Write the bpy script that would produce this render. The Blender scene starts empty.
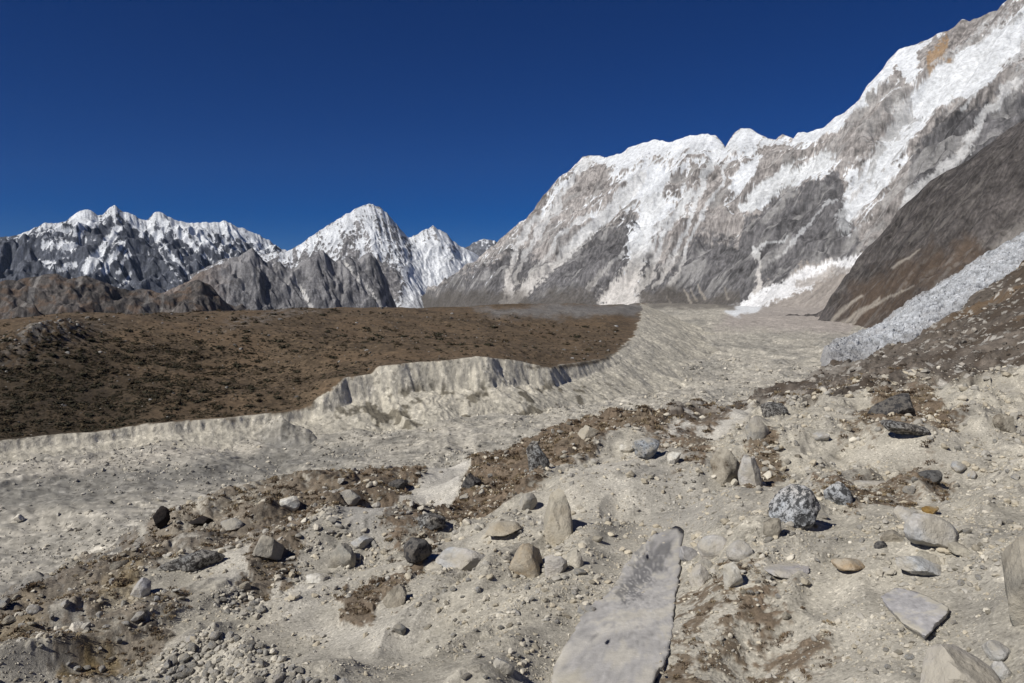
import bpy, math, random, time
import numpy as np
T0 = time.time()
random.seed(7)
rng = np.random.default_rng(7)
C = bpy.context.scene.collection
f4 = np.float32

# ------------------------------------------------------------------ camera model
F = 780.0; CX = 512.0; CY = 341.5; HOR = 295.0
PITCH = math.atan((HOR - CY) / F)            # negative = looking slightly down
cp, sp = math.cos(PITCH), math.sin(PITCH)

def ray(px, py):
    """unit-horizontal ray of a photo direction: (sin az, cos az, tan elevation)"""
    u = (px - CX) / F; v = (CY - py) / F
    x = u; y = cp - v * sp; z = sp + v * cp
    h = math.hypot(x, y)
    return x / h, y / h, z / h

def at(px, py, r):
    a, b, t = ray(px, py)
    return np.array([a * r, b * r, t * r])

def project(x, y, z):
    yc = y * cp + z * sp; zc = -y * sp + z * cp
    yc = np.maximum(yc, 1e-3)
    return CX + F * x / yc, CY - F * zc / yc

# ------------------------------------------------------------------ noise
_ang = np.random.default_rng(3).random(256) * 2 * np.pi
_GX, _GY = np.cos(_ang).astype(f4), np.sin(_ang).astype(f4)

def _hash(ix, iy, seed):
    h = (ix.astype(np.uint32) * np.uint32(374761393) + iy.astype(np.uint32) * np.uint32(668265263)
         + np.uint32((seed * 362437 + 12345) & 0xffffffff))
    h = (h ^ (h >> np.uint32(13))) * np.uint32(1274126177)
    return ((h ^ (h >> np.uint32(16))) & np.uint32(255)).astype(np.int32)

def perlin(x, y, seed=0):
    x = np.asarray(x, f4); y = np.asarray(y, f4)
    fx = np.floor(x); fy = np.floor(y)
    ix = fx.astype(np.int64).astype(np.int32); iy = fy.astype(np.int64).astype(np.int32)
    dx = x - fx; dy = y - fy
    u = dx * dx * dx * (dx * (dx * 6 - 15) + 10); v = dy * dy * dy * (dy * (dy * 6 - 15) + 10)
    def g(a, b):
        h = _hash(ix + a, iy + b, seed)
        return _GX[h] * (dx - a) + _GY[h] * (dy - b)
    a = g(0, 0); b = g(1, 0); c = g(0, 1); d = g(1, 1)
    a = a + u * (b - a); c = c + u * (d - c)
    return (a + v * (c - a)) * 1.5

def fbm(x, y, octs, seed=0, gain=0.5, lac=2.03):
    o = 0; amp = 1.0; s = 1.0
    for i in range(octs):
        o = o + amp * perlin(x * s + 17.3 * i, y * s - 9.1 * i, seed + i)
        amp *= gain; s *= lac
    return o

def ridged(x, y, octs, seed=0, gain=0.5):
    o = 0; amp = 1.0; s = 1.0
    for i in range(octs):
        o = o + amp * (1 - 2 * np.abs(perlin(x * s + 5.7 * i, y * s + 3.3 * i, seed + i)))
        amp *= gain; s *= 2.05
    return o

def worley(x, y, seed=0):
    """distance to the nearest and to the second nearest cell point, and an id in 0..1"""
    fx = np.floor(x).astype(np.int64).astype(np.int32); fy = np.floor(y).astype(np.int64).astype(np.int32)
    d1 = np.full(x.shape, 9.0, f4); d2 = d1.copy(); cid = np.zeros(x.shape, f4)
    for i in (-1, 0, 1):
        for j in (-1, 0, 1):
            h = _hash(fx + i, fy + j, seed); k = _hash(fx + i, fy + j, seed + 71)
            d = np.hypot(fx + i + h / 256.0 - x, fy + j + k / 256.0 - y).astype(f4)
            n = d < d1
            d2 = np.where(n, d1, np.minimum(d2, d)); cid = np.where(n, h / 256.0, cid); d1 = np.where(n, d, d1)
    return d1, d2, cid

def sstep(a, b, x):
    t = np.clip((x - a) / (b - a), 0, 1)
    return t * t * (3 - 2 * t)

def mix(a, b, t):
    return a + (b - a) * t

# ------------------------------------------------------------------ outlines and strokes
def poly_sd(px, py, pts):
    """signed distance to an outline, positive inside"""
    d = np.full(px.shape, 1e9, f4); ins = np.zeros(px.shape, bool)
    n = len(pts)
    for i in range(n):
        ax, ay = pts[i]; bx, by = pts[(i + 1) % n]
        ex, ey = bx - ax, by - ay
        t = np.clip(((px - ax) * ex + (py - ay) * ey) / (ex * ex + ey * ey + 1e-9), 0, 1)
        d = np.minimum(d, np.hypot(px - ax - t * ex, py - ay - t * ey))
        if ay != by:
            c = (ay > py) != (by > py)
            ins ^= c & (px < (bx - ax) * (py - ay) / (by - ay) + ax)
    return np.where(ins, d, -d)

def stroke(px, py, pts):
    """0..1 closeness to a polyline of (x, y, half width); >0.5 inside"""
    best = np.full(px.shape, -9.0, f4)
    for (ax, ay, aw), (bx, by, bw) in zip(pts[:-1], pts[1:]):
        ex, ey = bx - ax, by - ay
        t = np.clip(((px - ax) * ex + (py - ay) * ey) / (ex * ex + ey * ey + 1e-9), 0, 1)
        d = np.hypot(px - ax - t * ex, py - ay - t * ey)
        w = aw + (bw - aw) * t
        best = np.maximum(best, 1 - 0.5 * d / w)
    return best

def polyline_sd(x, y, pts):
    """distance to an open polyline in plan; sign by the side (left of travel positive); arc parameter"""
    d = np.full(x.shape, 1e9, f4); s = np.zeros(x.shape, f4); sg = np.zeros(x.shape, f4); L = 0.0
    for (ax, ay), (bx, by) in zip(pts[:-1], pts[1:]):
        ex, ey = bx - ax, by - ay; l = math.hypot(ex, ey)
        t = np.clip(((x - ax) * ex + (y - ay) * ey) / (l * l), 0, 1)
        q = np.hypot(x - ax - t * ex, y - ay - t * ey)
        cr = (ex * (y - ay) - ey * (x - ax)) / l
        m = q < d - 1e-4
        tie = (np.abs(q - d) <= 1e-4) & (np.abs(cr) > np.abs(sg))
        m |= tie
        d = np.where(m, q, d); sg = np.where(m, cr, sg); s = np.where(m, L + t * l, s)
        L += l
    return np.where(sg > 0, d, -d), s

class TPS:
    """thin-plate spline through scattered points"""
    def __init__(self, P, v, lam=1e-4):
        P = np.asarray(P, float); n = len(P)
        r = np.hypot(P[:, None, 0] - P[None, :, 0], P[:, None, 1] - P[None, :, 1])
        K = np.where(r > 0, r * r * np.log(r + 1e-12), 0) + lam * np.eye(n)
        Q = np.c_[np.ones(n), P]
        A = np.block([[K, Q], [Q.T, np.zeros((3, 3))]])
        w = np.linalg.solve(A, np.r_[v, 0, 0, 0])
        self.P, self.w, self.c = P.astype(f4), w[:n].astype(f4), w[n:]
    def __call__(self, x, y):
        o = (self.c[0] + self.c[1] * x + self.c[2] * y).astype(f4)
        for (a, b), w in zip(self.P, self.w):
            q = (x - a) ** 2 + (y - b) ** 2 + f4(1e-9)
            o += w * f4(0.5) * q * np.log(q)
        return o

# ------------------------------------------------------------------ mesh and material helpers
def grid_mesh(name, X, Y, Z, col=None, extra=None, smooth=True):
    R, K = X.shape
    me = bpy.data.meshes.new(name)
    me.vertices.add(R * K)
    me.vertices.foreach_set('co', np.stack([X, Y, Z], -1).astype(f4).ravel())
    i = np.arange((R - 1) * K, dtype=np.int32).reshape(R - 1, K)[:, :-1].ravel()
    q = np.stack([i, i + 1, i + K + 1, i + K], -1).astype(np.int32)
    tri_loops(me, q, 4, smooth)
    attrs(me, col, extra)
    return me

def tri_loops(me, q, n, smooth):
    m = len(q)
    me.loops.add(m * n); me.polygons.add(m)
    me.loops.foreach_set('vertex_index', q.ravel())
    me.polygons.foreach_set('loop_start', np.arange(0, m * n, n, dtype=np.int32))
    me.polygons.foreach_set('use_smooth', np.full(m, smooth, bool))
    me.update(calc_edges=True)

def attrs(me, col, extra):
    if col is not None:
        a = me.color_attributes.new('albedo', 'FLOAT_COLOR', 'POINT')
        c = np.ones((len(me.vertices), 4), f4); c[:, :3] = np.clip(col.reshape(-1, 3), 0.005, 0.9)
        a.data.foreach_set('color', c.ravel())
    for k, v in (extra or {}).items():
        a = me.attributes.new(k, 'FLOAT', 'POINT'); a.data.foreach_set('value', v.astype(f4).ravel())

def link(name, me, mat=None, parent=None):
    o = bpy.data.objects.new(name, me); C.objects.link(o)
    if mat and not me.materials: me.materials.append(mat)
    if parent: o.parent = parent
    return o

def tag(o, label, cat, group=None, kind=None):
    if label: o['label'] = label
    if cat: o['category'] = cat
    if group: o['group'] = group
    if kind: o['kind'] = kind
    return o

class NT:
    def __init__(self, name):
        self.m = bpy.data.materials.new(name); self.m.use_nodes = True
        self.t = self.m.node_tree; self.b = self.t.nodes['Principled BSDF']
        self.b.inputs['Roughness'].default_value = 0.9
        self.b.inputs['Specular IOR Level'].default_value = 0.2
    def n(self, typ, **kw):
        n = self.t.nodes.new(typ)
        for k, v in kw.items():
            if k in n.inputs.keys(): n.inputs[k].default_value = v
            else: setattr(n, k, v)
        return n
    def l(self, a, b): self.t.links.new(a, b)
    def noise(self, vec, scale, detail=4, rough=0.6):
        n = self.n('ShaderNodeTexNoise', Scale=scale, Detail=detail, Roughness=rough); self.l(vec, n.inputs['Vector']); return n.outputs['Fac']
    def vor(self, vec, scale, out='Distance', feature='F1'):
        n = self.n('ShaderNodeTexVoronoi', Scale=scale, feature=feature); self.l(vec, n.inputs['Vector']); return n.outputs[out]
    def ramp(self, fac, stops):
        n = self.n('ShaderNodeValToRGB'); e = n.color_ramp.elements
        while len(e) < len(stops): e.new(0.5)
        for i, (p, c) in enumerate(stops):
            e[i].position = p; e[i].color = (*c, 1) if len(c) == 3 else c
        self.l(fac, n.inputs['Fac']); return n.outputs['Color']
    def mixc(self, fac, a, b, mode='MIX'):
        n = self.n('ShaderNodeMix', data_type='RGBA', blend_type=mode)
        for v, s in ((fac, n.inputs[0]), (a, n.inputs[6]), (b, n.inputs[7])):
            if isinstance(v, (int, float)): s.default_value = v
            elif isinstance(v, tuple): s.default_value = (*v, 1)
            else: self.l(v, s)
        return n.outputs[2]
    def mul(self, a, b, op='MULTIPLY'):
        n = self.n('ShaderNodeMath', operation=op)
        for v, s in ((a, n.inputs[0]), (b, n.inputs[1])):
            if isinstance(v, (int, float)): s.default_value = v
            else: self.l(v, s)
        return n.outputs[0]
    def bump(self, h, strength, dist):
        n = self.n('ShaderNodeBump', Strength=strength, Distance=dist); self.l(h, n.inputs['Height']); self.l(n.outputs['Normal'], self.b.inputs['Normal'])

def geo_pos(t): return t.n('ShaderNodeNewGeometry').outputs['Position']
def obj_pos(t): return t.n('ShaderNodeTexCoord').outputs['Object']
def albedo(t): return t.n('ShaderNodeVertexColor', layer_name='albedo').outputs['Color']
G = lambda v: (v, v, v)

def mat_terrain(name, s1, s2, var, bump, bdist, cell=None, cellbump=0):
    t = NT(name); p = geo_pos(t)
    n1 = t.noise(p, s1, 6, 0.7); n2 = t.noise(p, s2, 3, 0.6)
    c = t.mixc(1.0, albedo(t), t.ramp(n1, [(0.3, G(1 - var)), (0.7, G(1 + var))]), 'MULTIPLY')
    c = t.mixc(1.0, c, t.ramp(n2, [(0.3, G(1 - var * .6)), (0.7, G(1 + var * .6))]), 'MULTIPLY')
    h = n1
    if bdist > 5: h = t.mul(n1, t.mul(t.noise(p, s1 * 3, 4, .7), .4), 'ADD')
    if cell:
        v = t.vor(p, cell, 'Color'); sep = t.n('ShaderNodeSeparateColor'); t.l(v, sep.inputs[0])
        c = t.mixc(1.0, c, t.ramp(sep.outputs[0], [(0.0, G(0.6)), (0.14, G(0.94)), (.84, G(1.03)), (1.0, G(1.4))]), 'MULTIPLY')
        if cellbump: d = t.vor(p, cell); h = t.mul(n1, t.mul(d, -0.8), 'ADD')
    t.l(c, t.b.inputs['Base Color']); t.bump(h, bump, bdist)
    return t.m

# ================================================================== MOUNTAINS
def erode(z, dx, iters, K, talus, seed):
    R, S = z.shape; n = R * S; idx = np.arange(n, dtype=np.int32).reshape(R, S)
    nb = [(-1, 0, 1.0), (1, 0, 1.0), (0, -1, 1.0), (0, 1, 1.0), (-1, -1, 1.414), (-1, 1, 1.414), (1, -1, 1.414), (1, 1, 1.414)]
    for it in range(iters):
        zp = np.pad(z, 1, mode='edge'); ip = np.pad(idx, 1, mode='edge')
        bs = np.zeros_like(z); rec = idx.copy()
        for a, b, l in nb:
            s = (z - zp[1 + a:R + 1 + a, 1 + b:S + 1 + b]) / (l * dx)
            m = s > bs
            bs = np.where(m, s, bs); rec = np.where(m, ip[1 + a:R + 1 + a, 1 + b:S + 1 + b], rec)
        p = rec.ravel().copy(); acc = np.ones(n); root = p == idx.ravel()
        for k in range(9):
            w = np.where(p == np.arange(n), 0, acc)
            acc = acc + np.bincount(p, weights=w, minlength=n)
            p = p[p]
        A = np.minimum(acc, 500).reshape(R, S)
        drop = np.minimum(K * .45 * np.sqrt(A) * bs, 0.3 * bs * dx)
        z = z - drop.astype(f4)
        # slopes steeper than the talus angle relax
        zp = np.pad(z, 1, mode='edge')
        lap = (zp[:-2, 1:-1] + zp[2:, 1:-1] + zp[1:-1, :-2] + zp[1:-1, 2:]) * 0.25 - z
        z = z + lap * np.where(bs > talus, 0.6, 0.22)
    zp = np.pad(z, 1, mode='edge'); z = z * .5 + (zp[:-2, 1:-1] + zp[2:, 1:-1] + zp[1:-1, :-2] + zp[1:-1, 2:]) * 0.125
    return z, np.log(A), bs

def massif(name, A, B, sky, dx, base, slope, seed, amp, paint, mat, back=400, p=1.15, iters=30, K=0.5, ext=0.0,
           carve=(), carve_depth=30, smooth_m=500, lam=1.0, iso=1.0, skew=0.0, drop=None, bed=0.0, crest=0.12, apron=400):
    """a mountain heightfield: a ridge from A to B whose crest carries the heights SKY (photo directions met by the
    ridge's vertical plane), falling to BASE; gullies by stream erosion; PAINT gives the ground cover"""
    ax, ay = A; bx, by = B; L = math.hypot(bx - ax, by - ay)
    ux, uy = (bx - ax) / L, (by - ay) / L
    nx, ny = uy, -ux
    if nx * (-ax) + ny * (-ay) < 0: nx, ny = -nx, -ny
    ss, zz = [], []
    for px, py in sky:
        a, b, t = ray(px, py)
        # a*r = ax + ux*s ; b*r = ay + uy*s
        det = -a * uy + b * ux
        s = (-ax * b + ay * a) / -det if abs(det) > 1e-9 else 0
        s = (a * ay - b * ax) / (b * ux - a * uy)
        r = math.hypot(ax + ux * s, ay + uy * s)
        ss.append(s); zz.append(t * r)
    o = np.argsort(ss); ss = np.array(ss)[o]; zz = np.array(zz)[o]
    s0, s1 = ss[0] - ext, ss[-1] + ext
    sv = np.arange(s0, s1, dx); H = np.interp(sv, ss, zz)
    w = max(3, int(smooth_m / dx)) | 1
    ker = np.hanning(w + 2)[1:-1]; ker /= ker.sum()
    Hs = np.convolve(np.pad(H, w // 2, mode='edge'), ker, 'valid')
    Hn = H + (H - base) * {38: .008, 25: .03, 45: .03}.get(carve_depth, .018) * fbm(sv / 90.0, sv * 0 + seed, 4, seed)
    dmax = (max(H) - base) / slope + apron
    dv = np.arange(-back, dmax, dx)
    S, D = np.meshgrid(sv, dv)
    S = S.astype(f4); D = D.astype(f4)
    Df = (np.maximum(Hs, base + 60) - base) / slope
    # ridge line wanders in plan
    t = np.clip(np.abs(D) / Df[None, :], 0, 1)
    top = Hn[None, :] * (1 - sstep(0, 0.3, t)) + Hs[None, :] * sstep(0, 0.3, t)
    z = base + (top - base) * (1 - t) ** p
    z = np.where(D < 0, top - (top - base) * t * 1.0, z)
    X = ax + ux * S + nx * D; Y = ay + uy * S + ny * D
    env = sstep(0.0, 0.25, t) * (1 - sstep(0.8, 1.0, t))
    wob = fbm(S / 700, D / 900, 3, seed + 5) * 160
    wob2 = fbm(S / 260, D / 260, 4, seed + 6, .6) * 90
    S_ = S; S = S + skew * D
    rs, rd = (S * .85 + D * .5) / lam, (D * .85 - S * .5) / lam
    g = ridged((S / lam + wob) / 480, D / lam / (1300 * iso), 4, seed + 1) + 0.62 * ridged((rs + wob2) / 170, (rd + wob) / (330 * iso), 3, seed + 8, .42)
    S = S_
    z = z + amp * env * (g - 0.7)
    z = z + amp * 0.17 * fbm((S + wob2 * .3) / 110, D / 110, 4, seed + 2, .5) * (0.12 + env)
    if drop: z = z - 170 * sstep(drop[0], drop[1], np.arctan2(X, Y)) * sstep(.6, 1.0, D / Df[None, :])
    z = z.astype(f4)
    for pts in carve:
        px, py = project(X, Y, z)
        wp = fbm(px / 14, py / 14, 2, seed + 30) * 3
        z = z - (carve_depth * np.clip(stroke(px + wp, py, pts), 0, 1) * sstep(0.02, 0.1, t)).astype(f4)
    z, la, bs = erode(z, dx, iters, K, 1.5, seed)
    # put the crest back where the outline has it
    k = int(back / dx); W = max(2, int(120 / dx))
    c = z[max(0, k - W):k + W].max(0)
    fix = (Hn - c)[None, :] * np.exp(-(t / crest) ** 2)
    z = z + fix
    q = max(dx / 8.5, .8)
    rg = ridged((S + .25 * wob2) / (62 * q), (D - .2 * wob2) / (80 * q), 3, seed + 40, .45) + .6 * ridged((S - D) / (48 * q), (S + D) / (110 * q), 2, seed + 47, .45)
    det = (0.06 + 0.94 * env) * q * (3.0 if carve_depth == 38 else 7.0) * (rg - .9) * (.55 + .6 * sstep(-.3, .4, fbm(S / 300, D / 300, 2, seed + 44)))
    z = z + det
    for _ in range(2):
        zp = np.pad(z, 1, mode='edge'); z = z * .4 + (zp[:-2, 1:-1] + zp[2:, 1:-1] + zp[1:-1, :-2] + zp[1:-1, 2:]) * 0.15
    z = z.astype(f4)
    gy, gx = np.gradient(z, dx)
    st = np.hypot(gx, gy)
    zp = np.pad(z, 3, mode='edge')
    sm = (zp[:-6, 3:-3] + zp[6:, 3:-3] + zp[3:-3, :-6] + zp[3:-3, 6:]) * 0.25
    conc = (sm - z) / dx
    px, py = project(X, Y, z)
    col = paint(dict(X=X, Y=Y, Z=z, S=S, D=D, t=t, px=px, py=py, steep=st, conc=conc, flow=la, rel=(z - base) / (np.maximum(Hs, base + 60) - base)[None, :],
                     gx=gx, gy=gy))
    me = grid_mesh(name, X, Y, z.astype(f4), col, smooth=False)
    o = link(name, me, mat); o['kind'] = 'structure'
    return o

SNOW = np.array([0.66, 0.685, 0.72]); DIRTY = np.array([0.50, 0.48, 0.45])
def V(*c): return np.array(c, f4)

def blend(col, c, m):
    return col + (c - col) * m[..., None]

def cover(g, snow, base_rock, seed, soft=0.14, scale=60.0):
    """rock with strata and tone changes, snow where the score passes zero"""
    n = fbm(g['S'] / scale / 4, g['D'] / scale / 4, 4, seed); n2 = fbm(g['S'] / scale * 2.5, g['D'] / scale * 1.6, 4, seed + 9, 0.65)
    st = fbm(g['S'] / 300 + 0.3 * n, g['Z'] / 35, 3, seed + 4)
    rock = base_rock[None, None, :] * (1 + 0.30 * n + 0.40 * n2 + 0.22 * st)[..., None]
    n4 = fbm(g['S'] / scale * 5, g['D'] / scale * 3.4, 3, seed + 15, .7)
    m = sstep(-soft, soft, snow + 0.36 * n2 + 0.3 * n + .30 * n4)
    rock = rock * (1 + .42 * n4)[..., None]
    return blend(rock, SNOW, m), m

M_mtn = mat_terrain('mountain_rock_and_snow', 0.05, 0.006, 0.32, 0.9, 14.0)

# ---- the big massif on the right
right_sky = [(360, 335), (385, 322), (410, 305), (428, 295), (440, 288), (458, 275), (475, 262), (488, 253), (500, 246), (504, 236), (512, 229), (520, 231), (527, 222), (536, 213), (545, 204),
    (553, 192), (560, 184), (568, 173), (575, 165), (583, 157), (590, 155), (598, 156), (606, 157), (614, 155), (622, 153), (628, 148), (636, 145), (646, 142), (655, 139), (664, 141), (672, 142),
    (682, 138), (690, 135), (702, 134), (715, 135), (721, 141), (727, 149), (731, 140), (735, 133), (741, 129), (747, 127), (753, 130), (760, 134), (768, 138), (776, 139), (783, 134), (789, 136),
    (795, 140), (798, 133), (803, 132), (812, 131), (824, 127), (835, 118), (845, 112), (852, 106), (862, 98), (870, 90), (878, 76), (888, 61), (899, 49), (908, 46), (920, 43), (935, 35), (948, 30), (962, 19), (970, 22), (985, 14),
    (998, 10), (1003, 3), (1012, -6), (1030, -22), (1060, -42), (1120, -70), (1200, -60)]
C1 = [(588, 160, 3), (570, 185, 3), (548, 212, 3), (530, 226, 3), (518, 248, 3), (510, 275, 3), (506, 303, 5)]
C2 = [(640, 178, 7), (612, 208, 7), (592, 228, 6), (572, 246, 5), (545, 272, 5), (525, 290, 5), (510, 304, 6)]
C3 = [(655, 200, 10), (646, 228, 8), (638, 252, 7), (632, 275, 8), (624, 292, 14), (620, 304, 20)]
C4 = [(690, 192, 6), (672, 222, 4), (660, 245, 4), (652, 268, 3), (640, 290, 5)]
C5 = [(718, 150, 5), (704, 178, 5), (694, 205, 3), (684, 232, 3), (672, 258, 2.5), (655, 285, 3)]
C6 = [(829, 157, 6), (812, 164, 8), (790, 178, 9), (765, 193, 8), (742, 208, 5)]
C7 = [(1060, 5, 22), (1024, 32, 22), (990, 52, 20), (960, 72, 18), (935, 92, 15), (905, 118, 13), (890, 150, 15), (868, 175, 16), (856, 200, 13), (847, 228, 9)]
C8 = [(1024, 78, 4), (1000, 95, 4), (985, 115, 4), (965, 148, 5), (940, 172, 5), (915, 195, 5), (905, 205, 4)]
C9 = [(752, 250, 2), (757, 262, 2), (760, 280, 2), (752, 300, 4)]
C10 = [(800, 135, 5), (826, 128, 6), (850, 110, 6), (872, 90, 6), (890, 62, 6), (905, 50, 7)]
C11 = [(905, 50, 10), (918, 60, 8), (915, 78, 6), (925, 95, 7)]
UP = [(592, 157), (625, 152), (655, 141), (690, 136), (722, 138), (728, 150), (712, 170), (692, 200), (660, 212), (640, 222), (615, 240), (600, 243), (598, 228), (618, 208), (632, 182), (612, 172), (590, 186), (572, 190)]
FAN = [(726, 308), (757, 292), (796, 274), (838, 258), (864, 253), (852, 270), (820, 280), (806, 292), (778, 298), (750, 314), (740, 318)]
def paint_right(g):
    px, py = g['px'], g['py']
    w1 = fbm(px / 22, py / 22, 4, 201, 0.6) * 9; w2 = fbm(px / 22, py / 22, 4, 207, 0.6) * 9
    qx, qy = px + w1, py + w2
    # general snow line: high ground, gullies and gentler faces
    lim = np.interp(px, [400, 520, 580, 640, 700, 760, 800, 860, 930, 1024, 1100], [228, 225, 192, 215, 196, 172, 146, 165, 110, 62, 45]).astype(f4)
    s = np.clip((lim - py) / 55, -1.3, 0.55) - 0.25
    s = s + np.clip((1.25 - g['steep']) * 0.9, -0.7, 0.5) + np.clip(g['conc'] * 1.1, -0.6, 0.5) * (py < lim + 70)
    Sk = g['S'] + .62 * g['D'] + 2.2 * w1
    nf = fbm(px / 3.5, py / 3.5, 3, 241, .7); nm = fbm(px / 8, py / 8, 3, 247, .65)
    sl = fbm(Sk / 95, g['D'] / 560, 5, 222, 0.6)
    s = s * .75 + sl * 0.55 + .16 * sstep(590, 630, px) * sstep(790, 750, px) * sstep(262, 235, py) + .40 * (ridged((Sk + 25 * sl) / 150, g['D'] / 800, 4, 231, .6) - .75) - .06 - .10 * sstep(830, 780, px)
    for P, k in (([(589, 157), (594, 157), (560, 192), (535, 222), (524, 228), (545, 203)], 1.3), ([(612, 204), (622, 190), (640, 176), (661, 166), (672, 170), (664, 186), (642, 195), (622, 206)], 1.6),
                 ([(606, 160), (632, 145), (655, 139), (690, 134), (716, 134), (728, 150), (722, 156), (700, 146), (672, 152), (640, 158), (624, 172), (612, 176)], 1.1),
                 ([(725, 187), (745, 164), (758, 164), (757, 184), (735, 199)], 1.5), ([(733, 140), (747, 126), (760, 135), (750, 150), (738, 156)], .9), ([(740, 210), (755, 194), (800, 171), (831, 156), (832, 164), (800, 184), (760, 208)], 1.9),
                 ([(799, 134), (828, 122), (857, 99), (885, 64), (896, 54), (884, 84), (846, 122), (812, 147)], 1.6), ([(893, 60), (900, 48), (927, 42), (914, 68), (906, 84)], 1.7),
                 ([(914, 92), (930, 74), (974, 44), (1030, 14), (1060, 10), (1060, 30), (1024, 40), (998, 77), (974, 97), (951, 97), (921, 119), (905, 118)], 1.8),
                 ([(848, 167), (863, 163), (904, 134), (927, 117), (924, 150), (888, 180), (880, 202), (862, 232), (846, 234), (843, 205)], 1.15), ([(630, 235), (645, 215), (668, 198), (690, 182), (694, 192), (668, 214), (648, 240), (632, 272), (620, 280)], .8),
                 ([(592, 214), (612, 200), (618, 212), (596, 238), (570, 258), (545, 276), (540, 272), (568, 244)], .9), ([(870, 118), (880, 106), (884, 122), (876, 134)], .7), ([(895, 118), (908, 110), (914, 124), (900, 134)], .7)):
        s = s + k * sstep(-2.5, 3, poly_sd(px + w1 * .5, py + w2 * .5, P) + 2.5 * nm)
    for P, k in (([(586, 166), (593, 159), (618, 163), (599, 194), (582, 199), (545, 228), (525, 245), (535, 224), (560, 198)], 1.2), ([(652, 146), (676, 142), (684, 147), (660, 152)], .7), ([(672, 176), (700, 160), (718, 166), (712, 190), (690, 204), (672, 196)], .55),
                 ([(758, 148), (792, 142), (799, 165), (772, 182), (760, 178)], 1.2), ([(702, 176), (716, 164), (728, 176), (722, 210), (700, 240), (690, 226)], .9), ([(828, 141), (857, 102), (893, 66), (921, 100), (914, 118), (880, 148), (837, 156)], 1.15),
                 ([(921, 49), (962, 20), (1015, 0), (1000, 23), (971, 48), (932, 74), (916, 82)], 1.9), ([(900, 156), (950, 97), (975, 99), (981, 114), (945, 147)], 2.0), ([(1010, 44), (1024, 36), (1060, 28), (1060, 70), (1024, 84), (990, 100), (985, 92), (1000, 74)], 1.2),
                 ([(790, 200), (838, 168), (842, 205), (838, 240), (760, 268), (742, 236)], 1.6), ([(884, 202), (890, 182), (930, 152), (985, 112), (1040, 92), (1040, 160), (930, 184)], 1.2), ([(655, 264), (690, 230), (742, 236), (756, 300), (640, 308)], 1.4), ([(520, 282), (560, 246), (606, 226), (626, 230), (616, 275), (600, 303), (515, 306)], 1.0)):
        s = s - k * sstep(-2.5, 3, poly_sd(px + w1 * .5, py + w2 * .5, P) + 2.5 * nm)
    for c, k in ((C2, .6), (C3, .8), (C10, .5), (C11, .4)):
        s = s + k * np.clip(stroke(px + w1 * .45, py + w2 * .45, c) * 1.6, 0, 1)
    tan = sstep(-2, 2, poly_sd(qx, qy, [(925, 75), (932, 48), (946, 36), (950, 52), (938, 75), (930, 84)]) + 3 * nf)
    col, m = cover(g, s, V(.125, .122, .126), 210)
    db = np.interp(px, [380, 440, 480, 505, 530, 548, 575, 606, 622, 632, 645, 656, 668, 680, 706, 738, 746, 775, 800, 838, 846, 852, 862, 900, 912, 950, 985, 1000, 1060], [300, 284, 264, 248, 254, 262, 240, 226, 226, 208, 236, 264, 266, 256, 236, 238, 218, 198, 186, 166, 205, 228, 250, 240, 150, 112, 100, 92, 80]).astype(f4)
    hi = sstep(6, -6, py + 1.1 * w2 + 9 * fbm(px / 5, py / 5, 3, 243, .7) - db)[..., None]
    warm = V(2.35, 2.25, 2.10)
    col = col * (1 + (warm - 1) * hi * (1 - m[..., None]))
    stk = sstep(1.05, 1.5, ridged((Sk + 30 * sl) / 120, g['D'] / 900, 4, 226, .6)) * sstep(.05, .3, fbm(g['S'] / 260, g['D'] / 260, 3, 228) + .25) * sstep(310, 280, py)
    col = blend(col, V(.36, .355, .35), stk * .6 * (1 - m))
    col = blend(col, V(.30, .19, .09), tan * .75 * (1 - m))
    for c, k in ((C1, .75), (C2, .9), (C3, .95), (C4, .8), (C5, .75), (C6, 1), (C7, .5), (C9, .8), (C8, .6), ([(735, 150, 3), (722, 178, 2), (708, 205, 2), (695, 232, 2), (683, 262, 2), (668, 290, 3)], .7), ([(668, 215, 2), (655, 238, 2), (640, 262, 2), (630, 285, 2)], .7),
                 ([(585, 215, 3), (560, 240, 3), (540, 262, 3), (528, 285, 2)], .6), ([(790, 235, 1.5), (770, 243, 1.5), (757, 252, 2)], .6), ([(835, 200, 1.5), (815, 215, 1.5), (800, 236, 1.5), (770, 262, 1.5)], .5), ([(1010, 60, 3), (980, 85, 2), (962, 110, 2)], .5), ([(620, 250, 2), (606, 270, 2), (588, 290, 2)], .5), ([(560, 205, 3), (535, 235, 3), (522, 262, 2), (515, 285, 2)], .5)):
        mm = sstep(.42, .6, stroke(px + w1 * .5, py + w2 * .5, c) + .2 * sl + .22 * nf)
        col = blend(col, mix(V(.50, .485, .465)[None, None], V(.66, .68, .70)[None, None], sstep(275, 235, py)[..., None]), mm * k)
    # pale debris chutes and fans low down
    low = sstep(250, 285, py)
    for c in (C1, C2, C3, C9, C8):
        mm = sstep(.35, .6, stroke(px + w1 * .4, py + w2 * .3, c) + .25 * nf)
        col = blend(col, V(.56, .54, .52), mm * np.maximum(low, .35 if c in (C8, C1, C2) else 0) * .85)
    # pinkish debris cone under the snow fan and the low dark moraine
    deb = sstep(-2, 2, 4 * nf + poly_sd(qx, qy, [(720, 322), (745, 300), (800, 270), (862, 250), (880, 262), (850, 330), (760, 345)]))
    col = blend(col, V(.33, .30, .275) * (1 + .15 * sl[..., None]), deb)
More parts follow.
